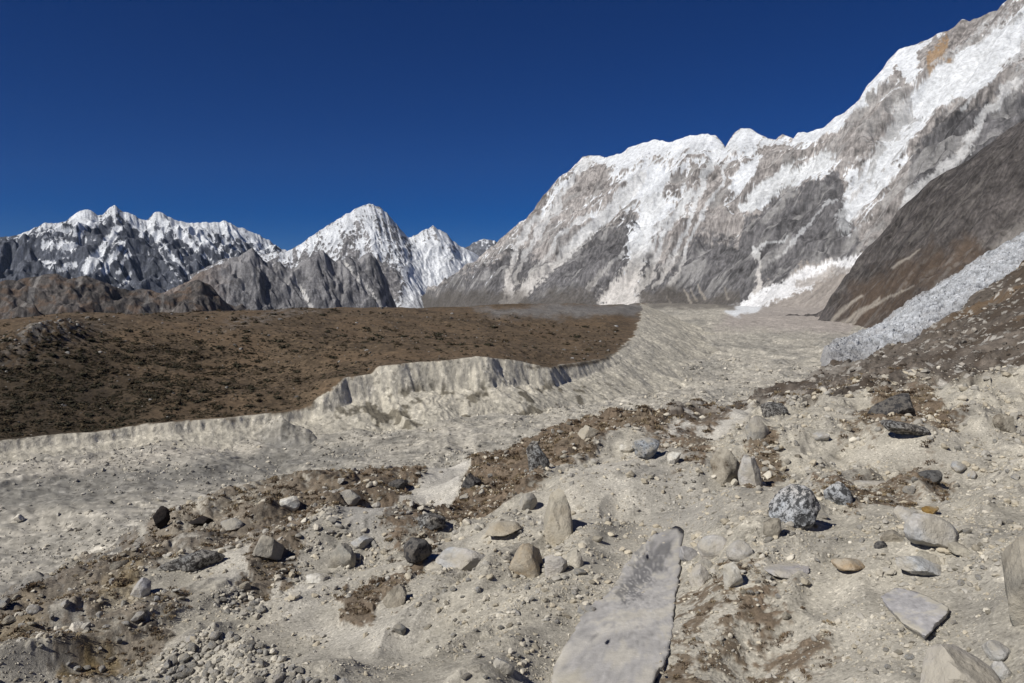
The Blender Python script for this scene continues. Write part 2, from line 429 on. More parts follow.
    fan = sstep(-1.2, 1.2, poly_sd(px + w1 * .6, py + w2 * .45, FAN) + 3 * nf) * (1 - .8 * sstep(-2, 1, 2.5 * nf + poly_sd(px + w1 * .4, py + w2 * .4, [(795, 283), (838, 266), (862, 262), (845, 272), (818, 281), (800, 290)])))
    col = blend(col, V(.74, .745, .76), fan)
    foot = sstep(284, 300, py + w2) * (px < 740) * (1 - sstep(0.3, .6, stroke(px, py, C3)))
    col = blend(col, V(.105, .095, .085), foot * .8 * (py < 330))
    for x0, y0, x1, y1, k in ((668, 297, 671, 304, .3), (684, 290, 690, 303, .6), (690, 288, 696, 300, .45), (698, 285, 702, 298, .65), (726, 288, 728, 300, .4)):
        col = blend(col, V(.34, .31, .27), sstep(.4, .7, stroke(px + w1 * .25, py + w2 * .2, [(x0, y0, .8), (x1, y1, 1.6)]) + .15 * nf) * k)
    return col
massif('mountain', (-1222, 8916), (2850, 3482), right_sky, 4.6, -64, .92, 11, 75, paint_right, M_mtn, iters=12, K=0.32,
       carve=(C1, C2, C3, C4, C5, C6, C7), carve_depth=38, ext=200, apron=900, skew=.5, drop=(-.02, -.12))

# ---- the pointed white peak in the middle with its glacier
mid_sky = [(190, 275), (225, 258), (255, 256), (275, 252), (285, 252), (292, 249), (300, 244), (310, 237), (322, 229), (334, 221), (345, 215), (352, 211), (360, 207), (366, 205), (373, 204), (380, 207), (386, 212), (394, 221),
    (402, 231), (409, 238), (415, 236), (421, 231), (427, 229), (433, 226), (440, 230), (446, 233), (452, 240), (460, 246), (468, 249), (475, 254), (490, 262), (520, 275), (560, 290)]
def paint_mid(g):
    px, py = g['px'], g['py']
    w1 = fbm(px / 14, py / 14, 4, 301, 0.6) * 6; w2 = fbm(px / 14, py / 14, 4, 307, 0.6) * 6
    lim = np.interp(px, [250, 300, 350, 390, 420, 470], [262, 262, 262, 270, 320, 320]).astype(f4)
    s = np.clip((lim - py) / 28, -1.3, 0.85) - .1 + np.clip((1.1 - g['steep']) * 0.7, -.45, .4)
    s = s + .75 * fbm((g['S'] + .25 * g['D'] + 5 * w1) / 75, g['D'] / 420, 5, 322, .65) - .12 + .3 * fbm(px / 4, py / 4, 3, 324, .7) + np.clip(g['conc'] * .8, -.5, .3)
    for P, k in (([(340, 250), (345, 230), (360, 218), (366, 235), (355, 252)], 1.2), ([(378, 215), (400, 235), (410, 245), (390, 245)], .8), ([(440, 262), (446, 240), (462, 255), (460, 263)], .9), ([(424, 236), (434, 230), (445, 236), (436, 244)], .35)):
        s = s - k * sstep(-3, 4, poly_sd(px + w1, py + w2, P))
    s = s + 1.2 * sstep(-3, 3, poly_sd(px + w1 * .6, py + w2 * .6, [(390, 312), (408, 286), (415, 262), (420, 245), (450, 250), (485, 255), (465, 280), (432, 304), (420, 314)]))
    s = s - 1.4 * sstep(-3, 3, poly_sd(px + w1 * .8, py + w2 * .8, [(360, 264), (380, 262), (396, 272), (406, 284), (392, 302), (360, 312)]))
    col, m = cover(g, s, V(.20, .195, .20), 310, scale=75)
    return col
massif('mountain', at(180, 270, 9300)[:2], at(560, 270, 10500)[:2], mid_sky, 6.2, -190, 0.85, 23, 40, paint_mid, M_mtn, iters=7, K=0.36, back=300, smooth_m=700)

# ---- the far range on the left
left_sky = [(-160, 245), (-80, 238), (-30, 240), (0, 237), (14, 236), (22, 233), (30, 230), (38, 226), (46, 223), (56, 223), (64, 222), (72, 216), (78, 212), (85, 208.5), (92, 211), (98, 215), (103, 215), (108, 209), (112, 206), (115, 204.5), (119, 209),
    (126, 212), (134, 215), (140, 218), (146, 221), (150, 217), (154, 213), (158, 211), (164, 214), (172, 218), (182, 222), (194, 223), (206, 222), (218, 222), (226, 221), (234, 225), (244, 229), (252, 232), (260, 235),
    (268, 240), (275, 245), (282, 249), (290, 251), (300, 248), (330, 246), (380, 250), (430, 256)]
def paint_left(g):
    px, py = g['px'], g['py']
    w1 = fbm(px / 12, py / 12, 4, 401, 0.6) * 6; w2 = fbm(px / 12, py / 12, 4, 407, 0.6) * 6
    lim = np.interp(px, [-50, 0, 40, 60, 80, 100, 120, 150, 190, 230, 260, 300], [226, 234, 231, 229, 227, 222, 214, 223, 238, 246, 252, 262]).astype(f4)
    s = np.clip((lim - py) / 14, -.85, 1.0) + .04 + np.clip(g['conc'] * .5, -.3, .3) + np.clip((1.0 - g['steep']) * .3, -.2, .25)
    s = s + .85 * fbm((g['S'] + .55 * g['D'] + 8 * w1) / 95, (g['D'] - .4 * g['S']) / 620, 5, 422, .65) + .25 * fbm(px / 5, py / 5, 3, 424, .7)
    for c, k in (([(85, 211, 5), (78, 220, 5), (92, 222, 4)], .8), ([(60, 228, 3), (72, 232, 2), (86, 240, 2)], .7), ([(119, 229, 3), (106, 245, 4), (88, 268, 4)], 1.4), ([(121, 243, 2.5), (112, 257, 3), (105, 270, 3)], 1.3), ([(132, 247, 2), (125, 259, 2.5), (118, 272, 2.5)], 1.3), ([(135, 264, 1.5), (127, 282, 2)], 1.2), ([(125, 216, 3), (137, 222, 3), (142, 235, 2)], 1.1),
                 ([(158, 234, 2), (169, 253, 2), (190, 274, 1.5)], 1.1), ([(150, 225, 2), (166, 262, 1.2), (180, 280, 1)], .8), ([(24, 262, 2), (42, 263, 3), (58, 269, 3), (76, 264, 2)], 1.1), ([(38, 246, 3), (60, 244, 4), (74, 248, 3)], .9), ([(176, 230, 2), (198, 250, 2), (212, 262, 1)], .8), ([(195, 232, 3), (215, 250, 2), (235, 262, 2)], .8)):
        s = s + k * 1.25 * np.clip(stroke(px + w1 * .35, py + w2 * .35, c) * 1.7, 0, 1)
    s = s - .9 * sstep(-4, 4, poly_sd(px + w1, py + w2, [(-10, 250), (35, 240), (45, 262), (20, 290), (-10, 290)]))
    s = s - 1.1 * sstep(-3, 5, poly_sd(px + w1, py + w2, [(128, 225), (140, 240), (150, 262), (165, 285), (150, 300), (132, 275)]))
    s = s - .5 * sstep(-3, 5, poly_sd(px + w1, py + w2, [(200, 229), (225, 226), (248, 238), (245, 247), (215, 243)]))
    col, m = cover(g, s, V(.088, .096, .118), 410, scale=90)  # dark blue of the shaded faces is put into this rock colour
    return col
massif('mountain', at(-160, 270, 11800)[:2], at(430, 270, 12600)[:2], left_sky, 8.0, -150, 0.8, 37, 130, paint_left, M_mtn, iters=12, K=0.4, back=350, smooth_m=900, iso=.55)

# ---- a small dark peak far behind the saddle
def paint_far(g):
    s = fbm(g['S'] / 80, g['D'] / 300, 4, 622, .6) - .5 + np.clip((244 - g['py']) / 12, -.8, .6)
    col, m = cover(g, s, V(.12, .125, .14), 610, scale=90); return col
massif('mountain', at(440, 270, 16500)[:2], at(530, 270, 16500)[:2], [(440, 268), (455, 255), (464, 248), (469, 246), (474, 242), (479, 240), (484, 238.5), (489, 240), (494, 240), (500, 244), (510, 252), (530, 266)], 18, -60, .9, 71, 80, paint_far, M_mtn,
       iters=12, back=200)

# ---- dark rock buttresses before the white peak
but_sky = [(120, 312), (150, 300), (178, 286), (190, 280), (200, 272), (210, 268), (222, 264), (232, 257), (238, 258), (246, 250), (253, 248), (259, 254), (266, 262), (273, 266), (279, 261), (286, 268), (293, 272), (300, 262), (306, 258), (312, 255),
    (318, 252), (323, 250), (328, 256), (336, 262), (342, 259), (350, 257), (358, 260), (366, 254), (372, 251), (376, 261), (381, 270), (386, 282), (391, 296), (396, 310), (402, 325)]
B1 = [(345, 262, 1.5), (360, 280, 1.7), (375, 296, 1.8), (384, 308, 2.2)]
B2 = [(292, 275, 1.5), (302, 290, 1.5), (312, 308, 2)]
B3 = [(398, 285, 1.5), (385, 298, 1.6), (376, 308, 2)]
def paint_but(g):
    px, py = g['px'], g['py']; w1 = fbm(px / 9, py / 9, 3, 501) * 3
    s = g['px'] * 0 - .95 + np.clip(g['conc'] * .3, -.2, .35)
    for c in (B1, B2, B3): s = s + 1.0 * np.clip(stroke(px + w1, py, c) * 1.7, 0, 1)
    col, m = cover(g, s, V(.15, .148, .155), 510, scale=42)
    col = blend(col, V(.5, .49, .48), m)
    col = blend(col, V(.30, .295, .30), sstep(1.15, 1.45, ridged((g['S'] + 6 * w1) / 210, g['D'] / 900, 4, 531, .6)) * .6)
    col = col * (1 + .5 * np.clip(-g['conc'], -.5, .5))[..., None] if False else col
    col = blend(col, V(.19, .14, .105), sstep(240, 190, px + w1 * 4) * .6 * (1 - m))
    return col
massif('mountain', at(120, 290, 7400)[:2], at(425, 290, 7900)[:2], but_sky, 5.2, -190, 1.2, 43, 72, paint_but, M_mtn, iters=12, K=0.4, back=150, smooth_m=160, carve=(B1, B2, B3), carve_depth=45, crest=.3, lam=.8, iso=.6)

# ---- brown foothills at the left
foot_sky = [(-160, 290), (-80, 281), (-20, 284), (0, 283), (18, 280), (34, 276), (50, 274), (58, 274), (68, 280), (78, 278), (86, 275), (96, 279), (106, 284), (118, 290), (130, 292), (142, 289), (152, 290), (166, 296), (178, 290), (190, 281), (198, 279), (208, 285), (218, 295), (236, 310), (250, 318)]
def paint_foot(g):
    px, py = g['px'], g['py']
    n = fbm(px / 16, py / 9, 4, 701, .6)
    col, m = cover(g, px * 0 - 2, V(.098, .088, .082), 710, scale=40)
    col = blend(col, V(.135, .088, .058), sstep(0, .5, n) * .55)
    col = blend(col, V(.25, .24, .23), sstep(.55, .8, fbm(g['S'] / 60, g['D'] / 400, 3, 715)) * .6)
    return col
massif('mountain', at(-160, 290, 4700)[:2], at(250, 290, 4300)[:2], foot_sky, 4.4, -140, .62, 53, 42, paint_foot, M_mtn, iters=10, K=0.35, back=150, smooth_m=260, crest=.3, lam=.55, iso=.5, carve_depth=25)

# ---- dark rock flank at the right
dark_sky = [(800, 350), (815, 338), (826, 326), (832, 312), (838, 300), (846, 284), (852, 270), (858, 258), (868, 246), (880, 236), (892, 222), (898, 210), (908, 200), (917, 193), (930, 182), (945, 174), (962, 164), (980, 150), (1000, 136), (1012, 126), (1026, 117), (1060, 90), (1120, 60), (1220, 20)]
DK = [(852, 322, 2), (868, 308, 1.6), (892, 296, 1), (915, 286, .7)]
def paint_dark(g):
    px, py = g['px'], g['py']; w1 = fbm(px / 20, py / 20, 4, 801, .6) * 10; w2 = fbm(px / 20, py / 20, 4, 805, .6) * 10
    col, m = cover(g, px * 0 - 2, V(.088, .080, .077), 810, scale=26)
    brown = sstep(-14, 14, poly_sd(px + w1, py + w2, [(835, 335), (850, 290), (905, 262), (960, 240), (1000, 250), (960, 275), (905, 308), (860, 335)]))
    col = blend(col, V(.105, .076, .055), brown * .8)
    sc = fbm(g['S'] / 24 + g['D'] / 60, g['D'] / 80, 5, 815, .65)
    col = blend(col, V(.21, .195, .18), sstep(.3, .9, sc + .5 * fbm(g['S'] / 14, g['D'] / 20, 4, 817, .7)) * .45)
    col = blend(col, V(.25, .235, .22), sstep(-6, 10, poly_sd(px + w1, py + w2, [(985, 262), (1000, 235), (1040, 205), (1040, 240), (1010, 252)])) * .7)
    for c in ([(832, 322, 2), (845, 308, 2), (862, 296, 1)], DK, [(838, 326, 2), (852, 316, 1.8), (880, 298, 1)], [(893, 268, 1.4), (920, 250, .8)]):
        col = blend(col, V(.34, .31, .27), np.clip(stroke(px + w1 * .15, py + w2 * .15, c) * 2 - .5, 0, 1) * .85)
    return col
massif('mountain', at(800, 330, 2250)[:2], at(1220, 330, 1750)[:2], dark_sky, 2.7, -64, 1.0, 61, 22, paint_dark, M_mtn, iters=12, K=0.3, back=120, smooth_m=240, crest=.2, p=1.05, ext=30)
print('mountains', time.time() - T0)

# ================================================================== VALLEY FLOOR, HILL
AZ = math.radians(50)
FLOOR = -60.0
def polar(a0, a1, na, r0, r1, nr):
    a = np.linspace(a0, a1, na); lr = np.linspace(math.log(r0), math.log(r1), nr)
    A_, L_ = np.meshgrid(a, lr); R = np.exp(L_)
    return A_.astype(f4), L_.astype(f4), R.astype(f4), (R * np.sin(A_)).astype(f4), (R * np.cos(A_)).astype(f4)

A_, L_, R_, X_, Y_ = polar(-AZ, AZ, 1250, 60, 5200, 1100)
def floor_z(X, Y):
    R = np.hypot(X, Y)
    z = FLOOR + 4.0 * fbm(X / 140, Y / 140, 4, 900) + 2.4 * (ridged(X / 55 + .4 * fbm(X / 80, Y / 80, 2, 903), Y / 55, 4, 901, .55) - .5) * sstep(150, 320, R) + .5 * fbm(X / 11, Y / 11, 4, 902, .6)
    z = z + 12 * sstep(1400, 4200, R)
    z = z - 95 * sstep(.155, .13, np.arctan2(X, Y)) * sstep(700, 1300, R)
    return z
Z_ = floor_z(X_, Y_)
mx, my, _ = at(281, 447, 345)
dm = np.hypot((X_ - mx) / 15, (Y_ - my) / 9)
Z_ = np.maximum(Z_, FLOOR + 8.0 * (1 - dm) + 1.2 * fbm(X_ / 5, Y_ / 5, 3, 905))
px, py = project(X_, Y_, Z_)
w1 = fbm(px / 30, py / 14, 4, 911, .6) * 14; w2 = fbm(px / 30, py / 14, 4, 915, .6) * 6
n1 = fbm(X_ / 60, Y_ / 60, 4, 921, .6); n2 = fbm(X_ / 7, Y_ / 7, 4, 925, .65)
n3 = fbm(X_ / 2.2, Y_ / 2.2, 3, 927, .7)
col = V(.395, .372, .322)[None, None] * (1 + .16 * n1 + .22 * n2 + .26 * n3)[..., None]
grey = sstep(.0, .45, fbm((px + 1.5 * py) / 60, py / 9, 5, 931, .65)) * .6 + .35 * sstep(.1, .5, fbm(X_ / 22, Y_ / 30, 4, 933, .65))
for pts, k in (([(-20, 500, 12), (80, 488, 15), (180, 476, 12), (280, 462, 9), (360, 455, 6)], 1.0), ([(500, 398, 5), (580, 386, 8), (660, 372, 8), (720, 362, 5)], .7), ([(255, 446, 7), (282, 440, 9), (306, 446, 7)], 1.0), ([(380, 455, 7), (430, 470, 8), (500, 455, 6)], .4),
               ([(300, 500, 8), (400, 482, 6)], .4), ([(690, 345, 3), (760, 338, 4), (840, 335, 3)], .35), ([(700, 350, 8), (640, 358, 6)], .3), ([(-20, 560, 8), (60, 545, 9), (130, 520, 5)], .5)):
    grey = np.maximum(grey, k * np.clip(stroke(px + w1, py + w2, pts) * 1.5, 0, 1))
col = blend(col, V(.175, .170, .156) * (1 + .3 * n2[..., None]), np.clip(grey * .8 + .12 * n2, 0, 1))
col = blend(col, V(.43, .40, .345) * (1 + .12 * n2[..., None]), np.clip(stroke(px + w1, py + w2, [(0, 472, 6), (150, 457, 6), (260, 444, 5)]), 0, 1) * .7)
d1, d2, cid = worley(X_ / 2.2 + n2, Y_ / 2.2, 77)
col = col * (1 + np.where(cid > .86, .35, np.where(cid < .1, -.35, 0.0)) * (d1 < .33))[..., None]
q1 = fbm(px / 16, py / 6, 4, 936, .6) * 5
deb = sstep(-5, 6, poly_sd(px + w1 * .4, py + q1 * .5, [(715, 330), (735, 300), (870, 296), (850, 335), (760, 330)])) * (px > 690)
col = blend(col, V(.33, .30, .275) * (1 + .15 * n2[..., None]), deb)
col = blend(col, V(.62, .64, .66), sstep(-1.2, 1.5, poly_sd(px + q1, py + q1 * .35, [(724, 312), (745, 300), (800, 300), (775, 305), (750, 314), (738, 318)])))
col = blend(col, V(.105, .095, .085), sstep(3, -2, py - 308 + q1 * .5) * sstep(742, 728, px + q1) * sstep(640, 655, px) * .7)
behind = sstep(650, 640, px) * sstep(333, 326, py)
col = blend(col, V(.115, .085, .062) * (1 + .3 * n1[..., None]), behind)
M_floor = mat_terrain('valley_debris', 0.35, 0.05, .16, 0.5, .6, cell=0.9)
o = link('valley_ground', grid_mesh('valley_ground', X_, Y_, Z_, col), M_floor); o['kind'] = 'structure'
floorgrid = Z_

# ---- brown hill with its pale eroded wall
edge_px = [(-260, 478, 318), (-150, 458, 322), (0, 441, 335), (60, 435, 337), (100, 432, 340), (150, 424, 342), (200, 420, 346), (250, 416, 352), (285, 412, 356), (308, 408, 360), (322, 398, 364), (338, 385, 370), (346, 378, 374), (372, 374, 381), (380, 366, 383), (410, 363, 388),
    (440, 361, 394), (478, 356, 402), (515, 360, 417), (545, 367, 434), (580, 363, 464), (605, 358, 505), (622, 348, 570), (634, 336, 670), (640, 322, 800), (642, 312, 1000), (643, 307, 1250), (640, 303, 1600)]
edge = [tuple(at(*e)[:2]) for e in edge_px]
ez = [at(*e)[2] for e in edge_px]
el = np.r_[0, np.cumsum([math.hypot(b[0] - a[0], b[1] - a[1]) for a, b in zip(edge[:-1], edge[1:])])]
crest_px = [(-260, 322, 470), (-100, 322, 500), (0, 324, 520), (60, 319, 530), (130, 316.5, 560), (230, 312, 620), (300, 308.5, 680), (400, 308, 760), (500, 306, 860), (580, 305, 960), (640, 303.5, 1150)]
pts, vals = [], []
for x, y, r in edge_px + crest_px:
    a, b, t = ray(x, y); pts.append((math.atan2(a, b) * 3, math.log(r))); vals.append(t)
for x, y, r in crest_px:                                     # beyond the crest the ground falls away gently
    a, b, t = ray(x, y)
    for k in (1.25, 1.7, 2.4): pts.append((math.atan2(a, b) * 3, math.log(r * k))); vals.append((t * r - 0.05 * r * (k - 1) ** 1.3) / (r * k) - .002)
for x, y, r in ((0, 390, 400), (100, 385, 405), (200, 375, 420), (300, 355, 450), (60, 350, 450), (450, 335, 560), (560, 335, 640), (350, 330, 560)):
    a, b, t = ray(x, y); pts.append((math.atan2(a, b) * 3, math.log(r))); vals.append(t)
tps_hill = TPS(pts, np.array(vals), 2e-4)
A_, L_, R_, X_, Y_ = polar(-AZ, math.radians(20), 1060, 285, 2600, 900)
def hill_z(A, R, X, Y):
    wx = 3.6 * fbm(X / 34, Y / 34, 5, 941, .55); wy = 3.6 * fbm(X / 34, Y / 34, 5, 945, .55)
    sd, s = polyline_sd(X + wx, Y + wy, edge)
    top = R * tps_hill(A * f4(3), np.log(R))
    ztop = np.interp(s, el, ez).astype(f4)
    hgt = np.maximum(ztop - FLOOR, 2)
    d = np.maximum(-sd, 0)
    flute = ridged(s / 7.0 + .5 * fbm(X / 12, Y / 12, 2, 952), d / 40, 3, 951, .6)
    gen = sstep(el[18], el[22], s)
    prof = np.where(d < hgt * .3, d * mix(1.7, .5, gen), hgt * .3 * mix(1.7, .5, gen) + (d - hgt * .3) * (.44 + .1 * fbm(s / 30, d / 60, 3, 955)))
    wall = ztop - prof + (flute - .6) * np.minimum(d * .12, .6) * np.clip(hgt / 24, .3, 1.2)
    lump = (2.6 * fbm(X / 75, Y / 75, 4, 961) + .35 * fbm(X / 8, Y / 8, 4, 962, .6)) * sstep(0, 30, sd)
    inn = mix(ztop, top, sstep(0, 28, sd)) + lump
    return np.where(sd > 0, inn, wall), sd, s, flute, hgt
Z_, sd, s_, flute, hgt = hill_z(A_, R_, X_, Y_)
# a rocky knoll at the left
kx, ky, kz = at(40, 345, 470)
dk = np.hypot((X_ - kx) / 17, (Y_ - ky) / 55)
Z_ = Z_ + 8 * np.exp(-dk ** 2 * 2.2) * (1 + .22 * fbm(X_ / 5, Y_ / 5, 4, 965)) * (sd > 0)
px, py = project(X_, Y_, Z_)
w1 = fbm(px / 24, py / 12, 4, 971, .6) * 10; w2 = fbm(px / 24, py / 12, 4, 975, .6) * 5
n1 = fbm(X_ / 45, Y_ / 45, 4, 981, .6); n2 = fbm(X_ / 5, Y_ / 5, 4, 985, .65); n3 = fbm(X_ / 1.6, Y_ / 1.6, 2, 987)
top = V(.105, .077, .050)[None, None] * (1 + .3 * n1 + .35 * n2 + .25 * n3)[..., None]
top = blend(top, V(.115, .080, .050), sstep(.05, .5, n1) * .6)
darkleft = sstep(260, 60, px + w1 * 3) * sstep(330, 372, py + w2 * 2)  # dimness of the lower left slope, put into the turf colour
top = blend(top, V(.042, .032, .021), np.clip(darkleft * .8 + .4 * n2 * darkleft, 0, 1))
top = blend(top, V(.17, .165, .16), sstep(-4, 6, poly_sd(px + w1, py + w2, [(470, 309), (520, 306), (650, 300), (650, 314), (610, 317), (540, 318), (500, 316)])) * .85)
top = blend(top, V(.15, .14, .13), sstep(-3, 5, poly_sd(px + w1, py + w2, [(235, 318), (290, 306), (330, 309), (250, 325), (200, 335)])) * sstep(-.1, .3, n2) * .8)
top = blend(top, V(.17, .165, .155), np.exp(-dk ** 2 * 1.6) * sstep(-.1, .25, n2) * .8)
wallc = V(.475, .445, .375)[None, None] * (1 + .10 * n1 + .12 * n2 + .10 * n3 + .08 * (flute - .6) * (1 - sstep(el[16], el[20], s_)))[..., None]
tal = sstep(.30, .9, -sd / hgt)
wallc = blend(wallc, V(.41, .385, .325) * (1 + .2 * n2[..., None]), tal * .75)
wallc = blend(wallc, V(.10, .088, .065), sstep(.22, .5, fbm(X_ / 14, Y_ / 14, 4, 991, .6)) * sstep(-.12, -.3, sd / hgt) * sstep(320, 345, px) * sstep(640, 600, px) * sstep(375, 388, py) * .85)
# vegetated strips on the lower step of the wall
strip = sstep(-2, 3, poly_sd(px + w1 * .3, py + w2 * .4, [(276, 403), (300, 399), (316, 397), (314, 408), (290, 412), (268, 416)]))
strip = np.maximum(strip, sstep(-1.5, 2, poly_sd(px + w1 * .3, py + w2 * .3, [(520, 365), (560, 365), (600, 358), (622, 346), (630, 342), (610, 360), (570, 369), (530, 368)])) * .9)
wallc = blend(wallc, V(.085, .068, .048) * (1 + .3 * n2[..., None]), strip)
rag = sd + 1.5 * n2 - .8
col = blend(wallc, top, sstep(-1.2, 1.0, rag)[..., None] if False else sstep(-1.2, 1.0, rag))
M_hill = mat_terrain('hill_turf_and_till', 0.5, 0.06, .2, 0.9, .8, cell=.7)
o = link('hill', grid_mesh('hill', X_, Y_, Z_, col), M_hill); o['kind'] = 'structure'
hill = (A_, L_, Z_, sd, px, py)
print('hill', time.time() - T0)

# ---- ice tongue at the right
near = [(812, 371, 640), (835, 372, 650), (870, 362, 680), (905, 345, 730), (950, 318, 800), (1024, 275, 900), (1100, 232, 1000), (1200, 180, 1120)]
farr = [(815, 352, 740), (835, 341, 790), (862, 331, 850), (885, 321, 890), (905, 305, 930), (950, 277, 1010), (1024, 232, 1130), (1100, 190, 1250), (1200, 130, 1400)]
def curve3(P, n):
    Q = np.array([at(*p) for p in P]); l = np.r_[0, np.cumsum(np.linalg.norm(np.diff(Q, axis=0), axis=1))]; l /= l[-1]
    u = np.linspace(0, 1, n); return np.stack([np.interp(u, l, Q[:, k]) for k in range(3)], -1)
NU, NW = 900, 300
a = curve3(near, NU); b = curve3(farr, NU); w = np.linspace(-.12, 1.12, NW)
P = a[None] + (b - a)[None] * w[:, None, None]
X_, Y_, Z_ = P[..., 0].astype(f4), P[..., 1].astype(f4), P[..., 2].astype(f4)
U = np.broadcast_to(np.linspace(0, 1, NU)[None], X_.shape); Wd = np.broadcast_to(w[:, None], X_.shape)
sk = np.minimum(sstep(-.12, .02, Wd), sstep(1.12, .98, Wd)) * sstep(0, .03, U)
n = fbm(X_ / 25, Y_ / 25, 3, 1001); d1, d2, cid = worley(X_ / 9 + .5 * n, Y_ / 9, 1003); e1, e2, cid2 = worley(X_ / 3.6 + .3 * n, Y_ / 3.6, 1005)
blk = sstep(0, .22, d2 - d1)
Z_ = Z_ - 26 * (1 - sk) + sk * (7 * np.sin(np.pi * np.clip(Wd, 0, 1)) + 4.0 * n + 3.0 * (cid - .5) * blk + 1.4 * (cid2 - .5) * sstep(0, .2, e2 - e1) - 1.6 * (1 - blk) + .7 * fbm(X_ / 1.7, Y_ / 1.7, 2, 1007))
n2 = fbm(X_ / 14, Y_ / 14, 4, 1011, .6)
toe = sstep(.16, .02, U + .06 * n)
col = V(.375, .392, .415)[None, None] * (1 + .32 * n2 + .42 * (cid2 - .5) + .25 * (cid - .5))[..., None]
col = blend(col, V(.25, .25, .255) * (1 + .25 * n2[..., None]), np.clip(toe * .9 + sstep(.8, 1.0, Wd + .15 * n2) * .8 + sstep(.25, .05, Wd + .15 * n2) * .6 + (1 - blk) * .35 + sstep(.1, .5, n2) * .45, 0, 1))
M_ice = mat_terrain('dirty_ice', 0.5, 0.07, .12, 0.6, .8, cell=.6, cellbump=1)
o = link('glacier', grid_mesh('glacier', X_, Y_, Z_, col, smooth=False), M_ice); o['kind'] = 'structure'
print('ice', time.time() - T0)

# ================================================================== NEAR SLOPE
def cr(r):                                                   # plan distances of the control table
    return 9 * (r / 9) ** .8 if r > 9 else r
gp = [(512, 800, 6.8), (0, 800, 12), (1024, 800, 5.8), (-200, 760, 16), (1300, 760, 6.2), (-200, 860, 11), (1300, 900, 4.6), (512, 1000, 4.6),
      (0, 683, 17), (250, 683, 12.5), (512, 683, 10), (760, 683, 9), (1024, 683, 8.2), (1300, 640, 8.5),
      (-150, 660, 24), (0, 640, 22), (150, 620, 19), (300, 600, 17), (450, 600, 14.5), (620, 600, 13), (800, 600, 12), (1024, 600, 11),
      (100, 580, 27), (200, 560, 26), (350, 550, 23), (500, 545, 20), (640, 540, 18.5), (800, 530, 17.5), (1000, 530, 16), (1200, 520, 15),
      (250, 520, 33), (400, 510, 30), (500, 500, 28), (620, 490, 27), (760, 480, 25), (900, 480, 24), (1024, 480, 23),
      (330, 493, 40), (420, 491, 38), (500, 475, 38), (600, 450, 38), (700, 450, 37), (800, 440, 37), (900, 430, 38), (1024, 430, 38), (1200, 410, 38),
      (750, 420, 52), (830, 401, 60), (900, 396, 62), (1024, 388, 62), (900, 372, 90), (1024, 335, 120), (1024, 365, 85), (1200, 290, 110), (1200, 360, 60)]
rimp = [(-260, 668, 36), (-150, 646, 37), (0, 600, 38), (60, 577, 40), (100, 557, 41), (165, 527, 44), (210, 510, 47), (270, 490, 50), (330, 481, 53), (400, 475, 54), (440, 477, 52), (470, 470, 50), (500, 455, 50), (530, 441, 50), (570, 420, 50), (605, 412, 50), (640, 411, 51),
        (668, 419, 58), (690, 417, 72), (750, 402, 92), (800, 384, 120), (840, 367, 145), (870, 356, 160), (900, 346, 172), (940, 324, 190), (985, 291, 212), (1024, 259, 230), (1100, 205, 245), (1250, 110, 260)]
pts, vals = [], []
for x, y, r in gp + rimp:
    a, b, t = ray(x, y); pts.append((math.atan2(a, b) * 2, math.log(cr(r)))); vals.append(t)
tps_g = TPS(pts, np.array(vals), 3e-5)
rim_a = np.array([math.atan2(*ray(x, y)[:2]) for x, y, r in rimp]); rim_r = np.array([cr(r) for x, y, r in rimp])
A_, L_, R_, X_, Y_ = polar(-AZ, AZ, 1350, 4.6, 230, 1700)
RR = (np.interp(A_, rim_a, rim_r) * (1 + .035 * fbm(A_ * 22, A_ * 0 + 3, 4, 1101, .6))).astype(f4)
Rc = np.minimum(R_, RR)
Z0 = Rc * tps_g(A_ * f4(2), np.log(Rc))
over = np.maximum(R_ - RR, 0)
Z0 = Z0 - over * .62 - .25 * np.minimum(over, 3) * .5
px, py = project(X_, Y_, Z0)
w1 = fbm(px / 26, py / 20, 4, 1111, .62) * 11; w2 = fbm(px / 26, py / 20, 4, 1115, .62) * 9
qx, qy = px + w1, py + w2
def pm(P, soft=5, k=1.0, wq=1.0, off=2.5): soft = soft * 1.6; return k * sstep(-soft, soft, poly_sd(px + w1 * wq, py + w2 * wq, P) + off)
veg = pm([(455, 516), (440, 503), (455, 485), (480, 466), (520, 443), (555, 423), (600, 410), (645, 407), (678, 418), (650, 432), (612, 440), (590, 455), (560, 472), (540, 485), (500, 508)], 5, 1, .8, 7)
veg = np.maximum(veg, pm([(650, 446), (690, 440), (716, 458), (700, 478), (655, 474)], 8, .6))
veg = np.maximum(veg, pm([(342, 606), (350, 584), (398, 566), (438, 532), (432, 552), (408, 578), (372, 606)], 4))
veg = np.maximum(veg, pm([(238, 585), (250, 560), (288, 537), (306, 540), (282, 570), (262, 592)], 4))
veg = np.maximum(veg, pm([(180, 552), (212, 517), (276, 490), (330, 480), (392, 478), (440, 482), (400, 502), (310, 520), (240, 545), (200, 556)], 7, .75))
veg = np.maximum(veg, pm([(380, 530), (430, 500), (470, 500), (460, 515), (400, 545)], 6, .5))
veg = np.maximum(veg, pm([(55, 598), (120, 560), (160, 523), (195, 530), (170, 562), (112, 592), (66, 614)], 6, 1.0))
veg = np.maximum(veg, pm([(-60, 640), (0, 610), (60, 597), (44, 640), (-10, 668), (-60, 690)], 7, 1.0))
veg = np.maximum(veg, pm([(55, 690), (96, 662), (150, 628), (168, 634), (120, 672), (95, 700)], 5, .95))
veg = np.maximum(veg, pm([(40, 650), (80, 625), (140, 600), (190, 590), (180, 605), (120, 640), (60, 672)], 6, .6))
veg = np.maximum(veg, pm([(250, 545), (300, 505), (350, 500), (340, 520), (290, 545)], 6, .6))
